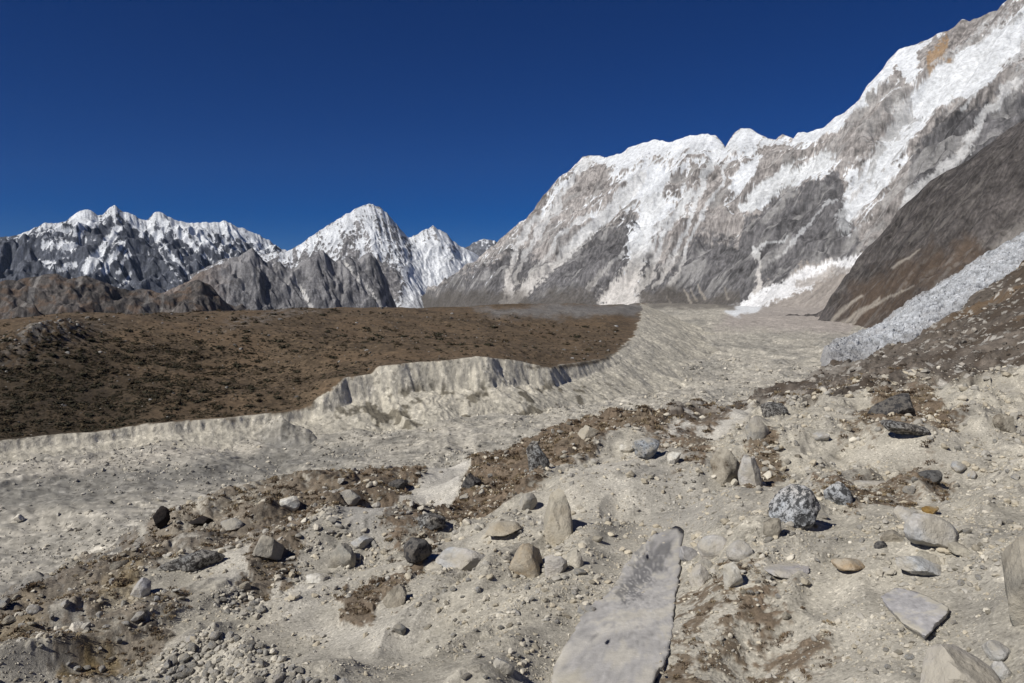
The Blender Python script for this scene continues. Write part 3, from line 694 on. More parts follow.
veg = np.maximum(veg, pm([(682, 592), (760, 586), (806, 622), (790, 690), (668, 700), (652, 655)], 12, .62) * sstep(-.6, .5, fbm(X_ / .35, Y_ / .35, 4, 1121, .75)))
veg = np.maximum(veg, pm([(855, 432), (878, 396), (930, 392), (962, 432), (922, 446), (872, 440)], 6, .85))
veg = np.maximum(veg, pm([(812, 500), (850, 486), (930, 474), (946, 490), (900, 506), (850, 518)], 7, .6))
veg = np.maximum(veg, pm([(742, 480), (762, 446), (778, 462), (772, 500), (748, 496)], 5, .7))
veg = np.maximum(veg, pm([(994, 436), (1012, 414), (1018, 436)], 4, .8))
veg = np.maximum(veg, pm([(690, 432), (760, 408), (900, 380), (905, 372), (760, 398), (690, 416)], 3, .55))
for P in ([(845, 440), (862, 430), (866, 450), (848, 452)], [(905, 470), (940, 460), (950, 472), (915, 480)], [(780, 640), (830, 630), (850, 650), (800, 670)], [(60, 560), (110, 555), (100, 575), (60, 590)]):
    veg = np.maximum(veg, pm(P, 6, .4))
och = np.maximum(pm([(62, 690), (84, 662), (112, 650), (106, 668), (88, 690)], 6), pm([(92, 606), (120, 578), (142, 572), (124, 604)], 6, .7))
och = np.maximum(och, pm([(0, 640), (30, 615), (45, 625), (10, 668)], 8, .4))
scree = sstep(-3, 4, poly_sd(px + w1 * .5, py + w2 * .4, [(664, 428), (700, 424), (760, 415), (830, 402), (890, 391), (960, 387), (1024, 374), (1300, 330), (1300, 0), (900, 250), (672, 405)]))
pale = np.maximum(pm([(343, 532), (380, 508), (440, 484), (466, 476), (455, 490), (404, 514), (362, 540)], 2.5, 1, .3), pm([(650, 440), (694, 426), (748, 413), (742, 428), (700, 440), (672, 446)], 4, .95, .4))
pale = np.maximum(pale, pm([(160, 548), (200, 540), (250, 540), (300, 560), (330, 580), (300, 610), (240, 590), (200, 560)], 8, .45))
pale = np.maximum(pale, pm([(280, 610), (420, 610), (430, 650), (330, 650)], 16, .35))
pale = np.maximum(pale, pm([(560, 470), (640, 470), (720, 500), (700, 530), (600, 520)], 16, .4))
dgrey = np.maximum(pm([(-60, 622), (0, 597), (60, 575), (150, 530), (168, 542), (80, 590), (0, 625), (-60, 655)], 5, 1.0), pm([(0, 660), (60, 625), (130, 600), (120, 618), (50, 660), (0, 690)], 6, .5))
dgrey = np.maximum(dgrey, pm([(330, 520), (350, 545), (440, 530), (420, 505), (380, 515)], 6, .6))
for P in ([(620, 480), (690, 476), (720, 500), (690, 520), (630, 505)], [(230, 545), (300, 520), (330, 545), (270, 570)], [(690, 500), (760, 480), (770, 530), (700, 545)], [(0, 600), (90, 570), (120, 590), (20, 640)]):
    dgrey = np.maximum(dgrey, pm(P, 9, .42))
veg = veg * (1 - sstep(.1, .5, pm([(343, 532), (380, 508), (440, 484), (466, 476), (455, 490), (404, 514), (362, 540)], 2.5, 1, .3)))
trail = np.clip(stroke(px + w1 * .5, py + w2 * .5, [(150, 565, 9), (200, 600, 12), (262, 622, 14), (330, 655, 17), (420, 700, 22)]) * 1.6, 0, 1)
calm = np.clip(pale * .8 + trail * .8, 0, 1)
_fx = X_ * .78 - Y_ * .62; _fy = X_ * .62 + Y_ * .78
calm = np.maximum(calm, .8 * sstep(-.05, .35, fbm(_fx / 3.2, _fy / 6, 4, 1170, .55)) * (1 - .7 * veg))
sc = np.clip(R_ / 22, .45, 6)                                # relief grows with distance so that it stays visible
fx = X_ * .78 - Y_ * .62; fy = X_ * .62 + Y_ * .78           # across and along the fall line
z = .58 * fbm(X_ / 6.5, Y_ / 6.5, 3, 1131) + (.46) * np.minimum(ridged(fx / 4.5 + .25 * fbm(X_ / 4, Y_ / 4, 2, 1139), fy / 11, 2, 1138) - .4, .5)
z = z + .20 * (ridged(fx / 2.4 + .3 * fbm(X_ / 3, Y_ / 3, 2, 1133), fy / 8, 3, 1132, .55) - .6) * (1 - .7 * calm)
z = z + (.045 * fbm(X_ / 1.0, Y_ / 1.0, 3, 1135, .6)) * (1 - .6 * calm) * np.clip(sc, .6, 2)
z = z + .008 * fbm(X_ / .16, Y_ / .16, 3, 1137, .6) * (1 - .5 * calm) * np.clip(sc, .6, 3)
vb = fbm(X_ / .5, Y_ / .5, 4, 1141, .6)
z = z + veg * (.06 + .07 * vb) * np.clip(sc, .6, 1.4)
z = z + scree * (.5 * fbm(X_ / 9, Y_ / 9, 3, 1145) + .22 * fbm(X_ / 2.2, Y_ / 2.2, 3, 1146, .6))
d1, d2, cid = worley(X_ / .34 + .5 * vb, Y_ / .34, 1151)
lump = np.maximum(0, .36 - d1) * (cid > .74) * (1 - calm) * (1 - .8 * veg) * .22
lump2d, _, cid2 = worley(X_ / .95 + .4 * vb, Y_ / .95, 1153)
lump = lump + np.maximum(0, .34 - lump2d) * (cid2 > .78) * (1 - calm) * .4
z = z + lump * np.clip(sc, .6, 2.5)
SLAB1 = [(545, 720), (566, 660), (590, 616), (622, 572), (655, 540), (676, 531), (688, 542), (688, 588), (682, 622), (664, 655), (656, 720)]
SLAB2 = [(884, 604), (898, 596), (922, 600), (950, 614), (926, 642), (904, 628)]
sm_ = np.maximum(sstep(-60, 3, poly_sd(px, py, SLAB1)), sstep(-30, 3, poly_sd(px, py, SLAB2)))
z = z * (1 - .85 * sm_) - .07 * sstep(1, 12, poly_sd(px, py, SLAB1)) - .05 * sstep(1, 6, poly_sd(px, py, SLAB2))
Zg = (Z0 + z).astype(f4)
# colours
n1 = fbm(X_ / 5, Y_ / 5, 4, 1161, .6); n2 = fbm(X_ / .6, Y_ / .6, 4, 1165, .65); n3 = fbm(X_ / .12, Y_ / .12, 2, 1167)
base = V(.365, .342, .290)[None, None] * (1 + .12 * n1 + .16 * n2 + .12 * n3)[..., None]
dust = sstep(-.05, .35, fbm(fx / 3.2, fy / 6, 4, 1170, .55))
base = blend(base, V(.29, .275, .245), sstep(.05, .55, fbm(fx / 1.8, fy / 5, 4, 1169, .6)) * .45)
base = blend(base, V(.415, .39, .335), dust * .6)
stone = (lump > .012)
tone = .75 + .6 * ((cid * 37) % 1)
base = np.where(stone[..., None], base * mix(1, tone, .75)[..., None], base)
base = blend(base, V(.48, .46, .415) * (1 + .05 * n2[..., None]), np.clip(pale * 1.05, 0, 1))
base = blend(base, V(.315, .295, .25) * (1 + .06 * n2[..., None]), trail * .6)
base = blend(base, V(.17, .165, .158) * (1 + .25 * n2[..., None]), dgrey * .8)
vm = sstep(.08, .62, veg + (.30 * n2 + .30 * n3 + .34 * vb) * sstep(0, .25, veg)) * (veg > .005) * mix(.78, 1, sstep(150, 330, px))
brown = V(.125, .092, .063)[None, None] * (1 + .35 * n2 + .3 * n3)[..., None]
brown = blend(brown, V(.15, .118, .082), sstep(0, .5, n1) * .5)
leftgrey = sstep(430, 250, px)
brown = blend(brown, V(.125, .105, .08) * (1 + .35 * n2[..., None]), leftgrey * .6)
base = blend(base, brown, vm * .92)
base = blend(base, V(.20, .145, .062) * (1 + .3 * n2[..., None]), och * .75)
sn = fbm(X_ / 14, Y_ / 5, 4, 1171, .6); band = fbm(px / 160, (py + .48 * px) / 13, 3, 1173)
scol = V(.105, .090, .076)[None, None] * (1 + .3 * sn + .35 * n2)[..., None]
scol = blend(scol, V(.062, .048, .036), sstep(-.1, .35, band) * .8)
scol = blend(scol, V(.12, .078, .042), sstep(.1, .5, sn) * sstep(345, 300, py) * .7)
scol = blend(scol, V(.30, .28, .25), sstep(.2, .5, fbm(X_ / 6, Y_ / 9, 4, 1175, .6)) * sstep(350, 385, py) * .6)
speck = worley(X_ / .8, Y_ / .8, 1177)
scol = np.where(((speck[2] > .72) & (speck[0] < .36))[..., None], V(.30, .285, .26) * (.7 + .6 * ((speck[2] * 53) % 1))[..., None], scol)
base = blend(base, scol, scree)
M_ground = mat_terrain('moraine_till', 26.0, 1.6, .26, .8, .03, cell=27.0, cellbump=0)
o = link('ground', grid_mesh('ground', X_, Y_, Zg, base), M_ground); o['kind'] = 'structure'
print('ground', time.time() - T0)

# ---- look-ups on the near slope
ga0, gda = -AZ, 2 * AZ / 1349; gl0, gdl = math.log(4.6), math.log(230 / 4.6) / 1699
def bil(Gd, a, l, a0, da, l0, dl):
    i = np.clip((a - a0) / da, 0, Gd.shape[1] - 1.001); j = np.clip((l - l0) / dl, 0, Gd.shape[0] - 1.001)
    i0 = i.astype(int); j0 = j.astype(int); u = i - i0; v = j - j0
    return (Gd[j0, i0] * (1 - u) + Gd[j0, i0 + 1] * u) * (1 - v) + (Gd[j0 + 1, i0] * (1 - u) + Gd[j0 + 1, i0 + 1] * u) * v
def gz(x, y):
    x = np.asarray(x, float); y = np.asarray(y, float)
    return bil(Zg, np.arctan2(x, y), np.log(np.hypot(x, y)), ga0, gda, gl0, gdl)
_lr = np.linspace(math.log(4.7), math.log(228), 1600)
def hit(px_, py_):
    """where a photo direction meets the near slope"""
    a, b, t = ray(px_, py_); r = np.exp(_lr)
    g = gz(a * r, b * r) - t * r
    k = np.argmax(g > 0)
    if g[k] <= 0 or k == 0: return None
    f = g[k - 1] / (g[k - 1] - g[k]); q = r[k - 1] + (r[k] - r[k - 1]) * f
    return np.array([a * q, b * q, t * q]), q
def gnormal(x, y, e=.25):
    dzx = (gz(x + e, y) - gz(x - e, y)) / (2 * e); dzy = (gz(x, y + e) - gz(x, y - e)) / (2 * e)
    n = np.array([-float(dzx), -float(dzy), 1.0]); return n / np.linalg.norm(n)

# ================================================================== ROCKS
def ico(sub):
    import bmesh
    bm = bmesh.new(); bmesh.ops.create_icosphere(bm, subdivisions=sub, radius=1)
    v = np.array([q.co[:] for q in bm.verts]); f = np.array([[q.index for q in p.verts] for p in bm.faces], np.int32); bm.free()
    return v / np.linalg.norm(v, axis=1, keepdims=True), f
ICO = {k: ico(k) for k in (1, 2, 3, 4, 5, 6)}
def n3d(v, s, seed):
    return (perlin(v[:, 0] * s + v[:, 2] * s * .7 + 3, v[:, 1] * s - v[:, 2] * s * .6, seed) + perlin(v[:, 2] * s + 7, v[:, 0] * s - v[:, 1] * s * .5, seed + 1)) * .6
def rock_shape(sub, seed, angular, extra=None, rough=.05):
    """unit rock: a ball cut by random flat breaks"""
    r = np.random.default_rng(seed); v, f = ICO[sub]
    rad = np.full(len(v), 1.0 if extra is None else 3.0)
    if extra is None:
        N = int(14 - 4 * angular)
        n = r.normal(size=(N, 3)); n /= np.linalg.norm(n, axis=1, keepdims=True)
        d = r.uniform(.66 - .26 * angular, .92 - .17 * angular, N)
    else:
        n, d = extra
    for q, e in zip(n, d):
        c = v @ q
        lim = np.where(c > .05, e / np.maximum(c, .05), 9)
        k = 9.0 + 90.0 * max(0, angular - .2)
        rad = -np.log(np.exp(-k * np.minimum(rad, 4)) + np.exp(-k * np.minimum(lim, 4))) / k
    rad = rad * (1 + rough * n3d(v, 1.6, seed + 3) * 2 + rough * 1.1 * n3d(v, 4.2, seed + 5) + rough * .6 * n3d(v, 9, seed + 7) + rough * .3 * n3d(v, 19, seed + 9))
    return v * rad[:, None], f

def mat_rock(name, base, dark=None, amount=.5, scale=5, var=.22, streak=0):
    t = NT(name); p = obj_pos(t)
    oi = t.n('ShaderNodeObjectInfo')
    off = t.n('ShaderNodeVectorMath', operation='ADD'); t.l(p, off.inputs[0]); t.l(oi.outputs['Location'], off.inputs[1]); p = off.outputs[0]
    n1 = t.noise(p, scale * .8, 8, .65); n2 = t.noise(p, scale * 4, 5, .7); n0 = t.noise(p, scale * .25, 2, .5)
    c = t.mixc(1.0, base, t.ramp(n1, [(.28, G(1 - var)), (.72, G(1 + var))]), 'MULTIPLY')
    c = t.mixc(1.0, c, t.ramp(n2, [(.3, G(1 - var)), (.7, G(1 + var * .8))]), 'MULTIPLY')
    c = t.mixc(1.0, c, t.ramp(n0, [(.3, (1.06, 1.0, .92)), (.7, (.94, 1.0, 1.06))]), 'MULTIPLY')
    if dark:
        m = t.ramp(t.noise(p, scale * 1.6, 7, .72), [(amount - .035, G(1)), (amount + .035, G(0))])
        c = t.mixc(m, c, dark)
        m2 = t.ramp(t.noise(p, scale * 5.5, 3, .6), [(.37, G(1)), (.42, G(0))])
        c = t.mixc(t.mul(m2, .8), c, dark)
    if not dark or amount < .46:
        du = t.ramp(t.noise(p, scale * .55, 5, .65), [(.40, G(0)), (.60, G(.8))]); c = t.mixc(du, c, (.39, .36, .30))
    t.l(c, t.b.inputs['Base Color'])
    t.bump(t.mul(n1, t.mul(n2, .5), 'ADD'), .9, .07)
    return t.m
RM = dict(
    speckled=mat_rock('speckled_granite', (.42, .425, .435), (.065, .067, .07), .49, 6.5),
    blue=mat_rock('bluegrey_speckled', (.30, .325, .36), (.07, .08, .095), .44, 7),
    pale=mat_rock('pale_granite', (.42, .415, .41)), white=mat_rock('white_quartz', (.62, .60, .55)), grey=mat_rock('grey_gneiss', (.275, .27, .26)), lilac=mat_rock('lilac_slate', (.335, .33, .345), None, .5, 3, .10),
    tan=mat_rock('tan_granite', (.37, .335, .27)), orange=mat_rock('rusty_tan', (.37, .285, .19)), dark=mat_rock('dark_schist', (.11, .105, .10), (.035, .035, .037), .47, 4), brown=mat_rock('brown_weathered', (.185, .165, .135), (.07, .055, .04), .40, 4),
    darkpale=mat_rock('lichened_schist', (.24, .235, .225), (.045, .042, .04), .50, 7), ochre=mat_rock('ochre_stone', (.21, .14, .05)), drab=mat_rock('drab_gneiss', (.255, .24, .21)), black=mat_rock('black_rock', (.03, .024, .022), (.018, .016, .016), .47), slate=mat_rock('grey_slate', (.305, .30, .302), None, .5, 2.2, .15))
placed = []
def rock(px_, py_, w, h, mat, label, angular=.6, cat='boulder', name='boulder', seed=None, yaw=None, tilt=0.0, sink=.36, deep=.85, sub=4, group=None, ground=None):
    """rock whose foot stands where the direction (px_, py_) meets the ground, about w x h photo pixels large"""
    q = hit(px_, py_) if ground is None else (ground, float(np.hypot(ground[0], ground[1])))
    if q is None: print('no ground', label); return None
    P, r = q
    seed = seed if seed is not None else int(px_ * 7 + py_ * 13)
    k = math.hypot(r, P[2]) / math.hypot(F, math.hypot(px_ - CX, py_ - CY)) 
    wm, hm = w * k, h * k
    v, f = rock_shape(sub, seed, angular)
    v = v / np.ptp(v, axis=0)                                   # unit box
    v = v - (v.max(0) + v.min(0)) / 2
    dm = wm * deep
    el = math.atan2(-P[2], r)
    hz = max(hm * .45, (hm - dm * math.sin(el) * .8) / max(math.cos(el), .5)) / (1 - sink)
    v = v * np.array([wm, dm, hz])
    v[:, 2] += hz * (.5 - sink)
    c, s = math.cos(tilt), math.sin(tilt); v = np.c_[v[:, 0] * c + v[:, 2] * s, v[:, 1], -v[:, 0] * s + v[:, 2] * c]
    me = bpy.data.meshes.new(name); me.vertices.add(len(v)); me.vertices.foreach_set('co', v.astype(f4).ravel()); tri_loops(me, f, 3, sub >= 3)
    if sub >= 3:
        try: me.set_sharp_from_angle(angle=math.radians(34))
        except Exception: pass
    o = link(name, me, RM[mat])
    az = math.atan2(P[0], P[1])
    o.location = (P[0] + math.sin(az) * dm * .30, P[1] + math.cos(az) * dm * .30, P[2] + (P[2] * 0))
    o.location.z = float(gz(o.location.x, o.location.y)) if ground is None else P[2]
    o.rotation_euler = (0, 0, -az + (yaw if yaw is not None else 0))
    tag(o, label, cat, group)
    placed.append((px_, py_ - h / 2, max(w, h)))
    return o

M_slab = mat_terrain('slab_stone', 9, 1.6, .10, .5, .03)
SLABS = []
def slab(outline, thick, tone, label, seed, up=.6, lichen=None, cat='rock slab', name='rock_slab'):
    """a flat slab bounded by an outline lying on the near slope"""
    Q = np.array([hit(*p)[0] for p in outline]); c = Q.mean(0)
    u_, s_, vt = np.linalg.svd(Q - c); nrm = vt[2] if vt[2][2] > 0 else -vt[2]
    ex = np.cross([0, 1, 0], nrm); ex /= np.linalg.norm(ex); ey = np.cross(nrm, ex)
    q2 = np.c_[(Q - c) @ ex, (Q - c) @ ey]
    sx, sy = np.ptp(q2[:, 0]) / 2, np.ptp(q2[:, 1]) / 2
    q2 = q2 / [sx, sy]
    ns, ds = [], []
    area = sum(q2[i][0] * q2[(i + 1) % len(q2)][1] - q2[(i + 1) % len(q2)][0] * q2[i][1] for i in range(len(q2)))
    for i in range(len(q2)):
        a, b = q2[i], q2[(i + 1) % len(q2)]; e = b - a; n2 = np.array([e[1], -e[0]]) / np.linalg.norm(e)
        if area < 0: n2 = -n2
        ns.append((n2[0], n2[1], -.12)); ds.append(float(n2 @ a))
    ns += [(0.05, -.03, 1.0), (0, 0, -1.0)]; ds += [.42, .6]
    ns = np.array(ns); ln = np.linalg.norm(ns, axis=1); ns /= ln[:, None]; ds = np.array(ds) / ln
    v, f = rock_shape(6, seed, 1.0, (ns, ds), .02)
    v = v * [sx, sy, thick]
    v[:, :2] *= (1 + .055 * fbm(v[:, 0] * 3, v[:, 1] * 4, 4, seed + 60, .6))[:, None]
    W = v[:, :1] * ex + v[:, 1:2] * ey + v[:, 2:] * nrm + nrm * (thick * (up - .42))
    me = bpy.data.meshes.new(name); me.vertices.add(len(W)); me.vertices.foreach_set('co', W.astype(f4).ravel()); tri_loops(me, f, 3, True)
    G_ = W + c; sx_, sy_ = project(G_[:, 0], G_[:, 1], G_[:, 2])
    a = fbm(G_[:, 0] * 1.5, G_[:, 1] * 1.5, 5, seed + 70, .65); b2 = fbm(G_[:, 0] * 6, G_[:, 1] * 6, 4, seed + 75, .75)
    b4 = fbm(G_[:, 0] * 16 - G_[:, 1] * 3, G_[:, 1] * 5 + G_[:, 0] * 2, 4, seed + 81, .7)
    cc = V(*tone)[None] * (1 + .15 * a + .15 * b2 + .16 * b4)[:, None]
    ed = sstep(.62, 1.0, np.abs(v[:, 0] / sx)) 
    cc = blend(cc, V(.42, .395, .335), np.clip(sstep(.1, .5, a + .4 * b2) * .6 + ed * sstep(-.35, .25, a + .5 * b2) * .9, 0, 1))
    if lichen:
        st = np.clip(stroke(sx_ + 5 * a, sy_ + 5 * a, lichen) * 1.5, 0, 1)
        b3 = fbm(G_[:, 0] * 22 + G_[:, 1] * 9, G_[:, 1] * 11, 4, seed + 77, .75)
        cc = blend(cc, V(.10, .10, .105), st * sstep(-.3, .35, b3 + .9 * st - .55) * .8)
        cc = blend(cc, V(.47, .45, .41), np.clip(stroke(sx_ + 4 * a, sy_ + 5 * b2, [(556, 658, 6), (580, 645, 5), (600, 634, 4), (612, 628, 4), (640, 625, 3), (658, 614, 2)]) * 1.6 - .4, 0, 1) * .75)
    attrs(me, cc, None)
    o = link(name, me, M_slab); o.location = c
    if not SLABS: SLABS.extend([o.name, c, nrm])
    placed.append((np.mean([p[0] for p in outline]), np.mean([p[1] for p in outline]), 60))
    return tag(o, label, cat)

slab(SLAB1, .55, (.355, .345, .335), 'long grey slate slab running down out of the bottom edge, dark streak near its top', 5, .05, [(668, 545, 7), (652, 562, 11), (632, 585, 8), (622, 598, 3)])
slab(SLAB2, .12, (.36, .352, .355), 'thin lilac-grey slab of triangular shape lying flat on bare soil', 8, .75)
rock(794, 524, 50, 48, 'speckled', 'large rounded boulder speckled black and white', .26, seed=21, deep=.9, sub=5, sink=.2)
rock(838, 504, 28, 24, 'speckled', 'smaller speckled boulder with white top beside the large rounded speckled one', .6, seed=31)
rock(903, 442, 46, 18, 'darkpale', 'dark flat boulder with pale lichen leaning over a hollow below the brown mound', .8, seed=33, tilt=.18, sink=.05)
rock(892, 414, 46, 24, 'dark', 'dark brown boulder topping the mound above the flat lichened boulder', .6, seed=35, deep=.7)
rock(418, 564, 29, 28, 'dark', 'dark round boulder with a black shadow at its right side', .4, seed=37, sink=.08)
rock(462, 568, 54, 28, 'pale', 'wide pale bluish boulder half buried right of the dark round one', .7, seed=39, sink=.3, deep=.7)
rock(503, 539, 36, 17, 'tan', 'flat-topped tan rock just above the rusty block', .8, seed=41, sink=.2)
rock(557, 545, 29, 56, 'tan', 'tall upright tan boulder with a brown shoulder', .45, seed=43, sink=.38, deep=1.6, yaw=.2)
rock(523, 576, 42, 38, 'orange', 'block with a rusty orange face beside tall upright tan boulder', .9, seed=45)
rock(576, 568, 15, 21, 'white', 'bright white upright stone below tall tan boulder', .9, seed=47, name='stone', cat='stone')
rock(556, 574, 24, 24, 'pale', 'pale cracked stone between rusty block and bright white stone', .8, seed=49, name='stone', cat='stone')
rock(528, 511, 19, 19, 'grey', 'grey round stone sitting in the brown scrub above the rusty block', .5, seed=51, name='stone', cat='stone')
rock(538, 466, 24, 30, 'darkpale', 'dark grey boulder overgrown by brown scrub at the middle crest', .6, seed=53)
rock(648, 460, 28, 24, 'blue', 'angular blue-grey speckled block casting a black shadow below itself', 1.0, seed=58, sink=.02, tilt=-.15)
rock(626, 453, 16, 9, 'white', 'small cream stone left of the blue-grey speckled block', .8, seed=57, name='stone', cat='stone')
rock(674, 464, 14, 13, 'white', 'small white stone right of and below the blue-grey speckled block', .9, seed=59, name='stone', cat='stone')
rock(588, 437, 22, 12, 'tan', 'cream rock face showing through brown scrub on the crest', .8, seed=60)
rock(726, 482, 32, 36, 'brown', 'brown-grey weathered boulder with a small dark hollow at its foot', .7, seed=61)
rock(750, 484, 24, 32, 'pale', 'pale grey boulder leaning on brown-grey weathered boulder', .8, seed=63)
rock(757, 437, 24, 22, 'grey', 'light grey boulder alone in the pale dust below the dark slope', .5, seed=65)
rock(775, 413, 28, 15, 'darkpale', 'dark mottled boulder at the foot of the brown scree slope', .7, seed=67)
rock(847, 575, 32, 19, 'orange', 'flat rusty tan stone lying alone on gravel', .5, seed=69, sink=.1, name='stone', cat='stone', tilt=.12)
rock(917, 579, 46, 24, 'pale', 'grey wedge-shaped stone with a bright facet above the lilac slab', .9, seed=71, tilt=.2, sink=.1)
rock(925, 552, 52, 40, 'pale', 'long whitish boulder tilted down to the right above the grey wedge stone', .8, seed=73, tilt=.35, sink=.1)
rock(906, 521, 24, 18, 'pale', 'whitish stone at the upper end of the long tilted boulder', .8, seed=75, name='stone', cat='stone')
rock(930, 513, 16, 9, 'ochre', 'small ochre brown stone behind the long tilted boulder', .7, seed=77, name='stone', cat='stone')
rock(892, 541, 22, 13, 'brown', 'small brown stone left of the long tilted boulder', .8, seed=79, name='stone', cat='stone')
rock(962, 556, 26, 12, 'tan', 'low tan stone right of the long tilted boulder', .7, seed=81, name='stone', cat='stone')
rock(930, 566, 30, 12, 'tan', 'tan stone wedged under the long tilted boulder', .8, seed=82, name='stone', cat='stone')
rock(962, 704, 84, 70, 'slate', 'big stepped brown-grey block cut by the bottom edge', 1.0, seed=85, sink=.3, yaw=.5)
rock(996, 662, 26, 20, 'pale', 'pale oval cobble beside the big stepped block', .2, seed=87, name='stone', cat='stone')
rock(1000, 680, 22, 22, 'pale', 'pale cobble below the oval one, close to the stepped block', .3, seed=89, name='stone', cat='stone')
rock(1036, 616, 66, 84, 'drab', 'tall smooth brown-grey boulder cut by the right edge', .9, seed=92, sink=.45)
rock(700, 585, 22, 22, 'pale', 'pale stone with a dark gap under it right of the slate slab', .8, seed=93, name='stone', cat='stone')
rock(733, 588, 20, 26, 'white', 'whitish flat-faced stone standing above the sparse brown scrub', .9, seed=95, name='stone', cat='stone')
rock(712, 558, 30, 26, 'pale', 'light grey rounded stone at the upper right of the slate slab', .3, seed=97, name='stone', cat='stone')
rock(740, 560, 28, 22, 'pale', 'pale round stone farthest right in the cluster above the slab', .4, seed=99, name='stone', cat='stone')
rock(705, 570, 22, 14, 'grey', 'grey stone in the middle of the cluster above the slab', .6, seed=101, name='stone', cat='stone')
rock(786, 578, 44, 18, 'lilac', 'flat lilac stone left of the rusty tan stone', .9, seed=103, sink=.2, name='stone', cat='stone')
rock(772, 538, 18, 20, 'brown', 'brown cracked stone under the large speckled boulder', .8, seed=105, name='stone', cat='stone')
rock(870, 485, 42, 11, 'pale', 'long flat pale stone bedded in brown scrub above the speckled pair', .8, seed=107, name='stone', cat='stone')
rock(1004, 432, 22, 18, 'brown', 'brown block at the right under the dark slope', .8, seed=109)
rock(930, 480, 22, 12, 'dark', 'dark stone at the end of the long flat pale stone', .6, seed=111, name='stone', cat='stone')
rock(193, 570, 62, 22, 'darkpale', 'arched grey outcrop rock beside pale dust at the left', .5, seed=113, sink=.25, deep=.5)
rock(141, 598, 20, 22, 'lilac', 'upright bluish slab stone in ochre grass at the left', 1.0, seed=116, name='stone', cat='stone')
rock(75, 630, 15, 10, 'white', 'flat white stone on the brown slope at the lower left', .9, seed=117, name='stone', cat='stone')
rock(395, 606, 24, 24, 'brown', 'dark rock standing in for a dark hole below the lower brown scrub band', .7, seed=119)  # added rock, its dark colour stands in for the shade of a hole
rock(342, 566, 28, 26, 'drab', 'grey block between two brown scrub patches', 1.0, seed=121, sink=.38)
rock(268, 560, 32, 24, 'drab', 'grey rock inside the left brown scrub patch', 1.0, seed=124, sink=.38)
rock(318, 582, 24, 12, 'white', 'cream stone in pale dust left of the grey block', .7, seed=125, name='stone', cat='stone')
rock(362, 549, 22, 12, 'pale', 'pale stone above the lower brown scrub band', .7, seed=127, name='stone', cat='stone')
rock(430, 468 + 60, 32, 18, 'darkpale', 'dark mottled rock just right of the white dust chute', .7, seed=129)
rock(398, 489, 20, 10, 'dark', 'dark low rock at the upper end of the scrub ridge by the dust chute', .6, seed=131)
rock(350, 505, 22, 14, 'grey', 'grey rock on the scrub ridge left of the white dust chute', .7, seed=133)
rock(290, 512, 20, 14, 'white', 'cream stone in dark scrub on the left ridge', .6, seed=135, name='stone', cat='stone')
rock(232, 530, 22, 12, 'grey', 'low grey rock on the left ridge near the black rocks', .7, seed=137)
rock(472, 488, 20, 18, 'dark', 'dark rock at the foot of the brown scrub by the white chute end', .7, seed=139)
rock(690, 560, 22, 16, 'slate', 'slate-grey stone touching the top of the long slab', .7, seed=141, name='stone', cat='stone')
rock(503, 672, 22, 18, 'pale', 'pale stone alone near the middle of the bottom edge', .6, seed=143, name='stone', cat='stone')
rock(880, 548, 12, 8, 'dark', 'small dark stone among pale gravel left of the brown one', .6, seed=145, name='stone', cat='stone')
rock(162, 530, 16, 24, 'black', 'black lumpy rock standing up on the left ridge crest', .5, seed=147, sink=.05)
rock(201, 526, 24, 14, 'black', 'wide black rock lying on the left ridge crest', .6, seed=149, sink=.1)
fp = at(62, 531, 1); fr = -FLOOR / -fp[2]
for (x, y, w_, h_, m_, lab, sd_) in ((19, 521, 10, 8, 'white', 'lone pale boulder on the valley debris at far left', 151), (160, 501, 7, 5, 'white', 'pale boulder on the debris above the black rocks', 152)):
    a, b, t = ray(x, y); r = 180.0
    for _ in range(12): r = float(floor_z(np.array([a * r], f4), np.array([b * r], f4))[0]) / t
    rock(x, y, w_, h_, m_, lab, .7, seed=sd_, sub=3, ground=np.array([a * r, b * r, t * r]), sink=.1)
print('rocks', time.time() - T0)

# ---- small stones: one by one the largest, the rest as gravel
sx_ = rng.uniform(-20, 1044, 3200); sy_ = 400 + 300 * rng.random(3200) ** .8
cand = []
pa = [rng.random() for _ in range(3200)]
def field(Gd, x, y): return bil(Gd, np.arctan2(x, y), np.log(np.hypot(x, y)), ga0, gda, gl0, gdl)
KINDS_ST = [('grey', .30), ('pale', .32), ('tan', .2), ('white', .1), ('brown', .08)]
protos = {}
for m_, _ in KINDS_ST:
    L = []
    for k in range(4):
        v, f = rock_shape(3, 900 + k * 17 + len(m_), .6 + .13 * k); v = v / np.ptp(v, axis=0).max()
        me = bpy.data.meshes.new('stone'); me.vertices.add(len(v)); me.vertices.foreach_set('co', v.astype(f4).ravel()); tri_loops(me, f, 3, True)
        try: me.set_sharp_from_angle(angle=math.radians(34))
        except Exception: pass
        me.materials.append(RM[m_]); L.append(me)
    protos[m_] = L
ZONES = [('stones over the bare slope', 'small %s stone lying loose on the bare slope'), ('stones in the brown scrub', 'small %s stone half hidden in brown scrub'), ('rubble in the heap at the lower left', '%s rubble stone in the heap at the lower left'),
         ('stones of the small rubble strip', '%s rubble stone in the small strip above the heap')]
ADJ = dict(grey='grey', pale='pale', tan='tan', white='white', brown='brown')
HEAP = [(150, 690), (165, 655), (205, 632), (250, 640), (300, 668), (322, 690)]
STRIP = [(212, 600), (225, 590), (258, 598), (268, 612), (245, 618)]
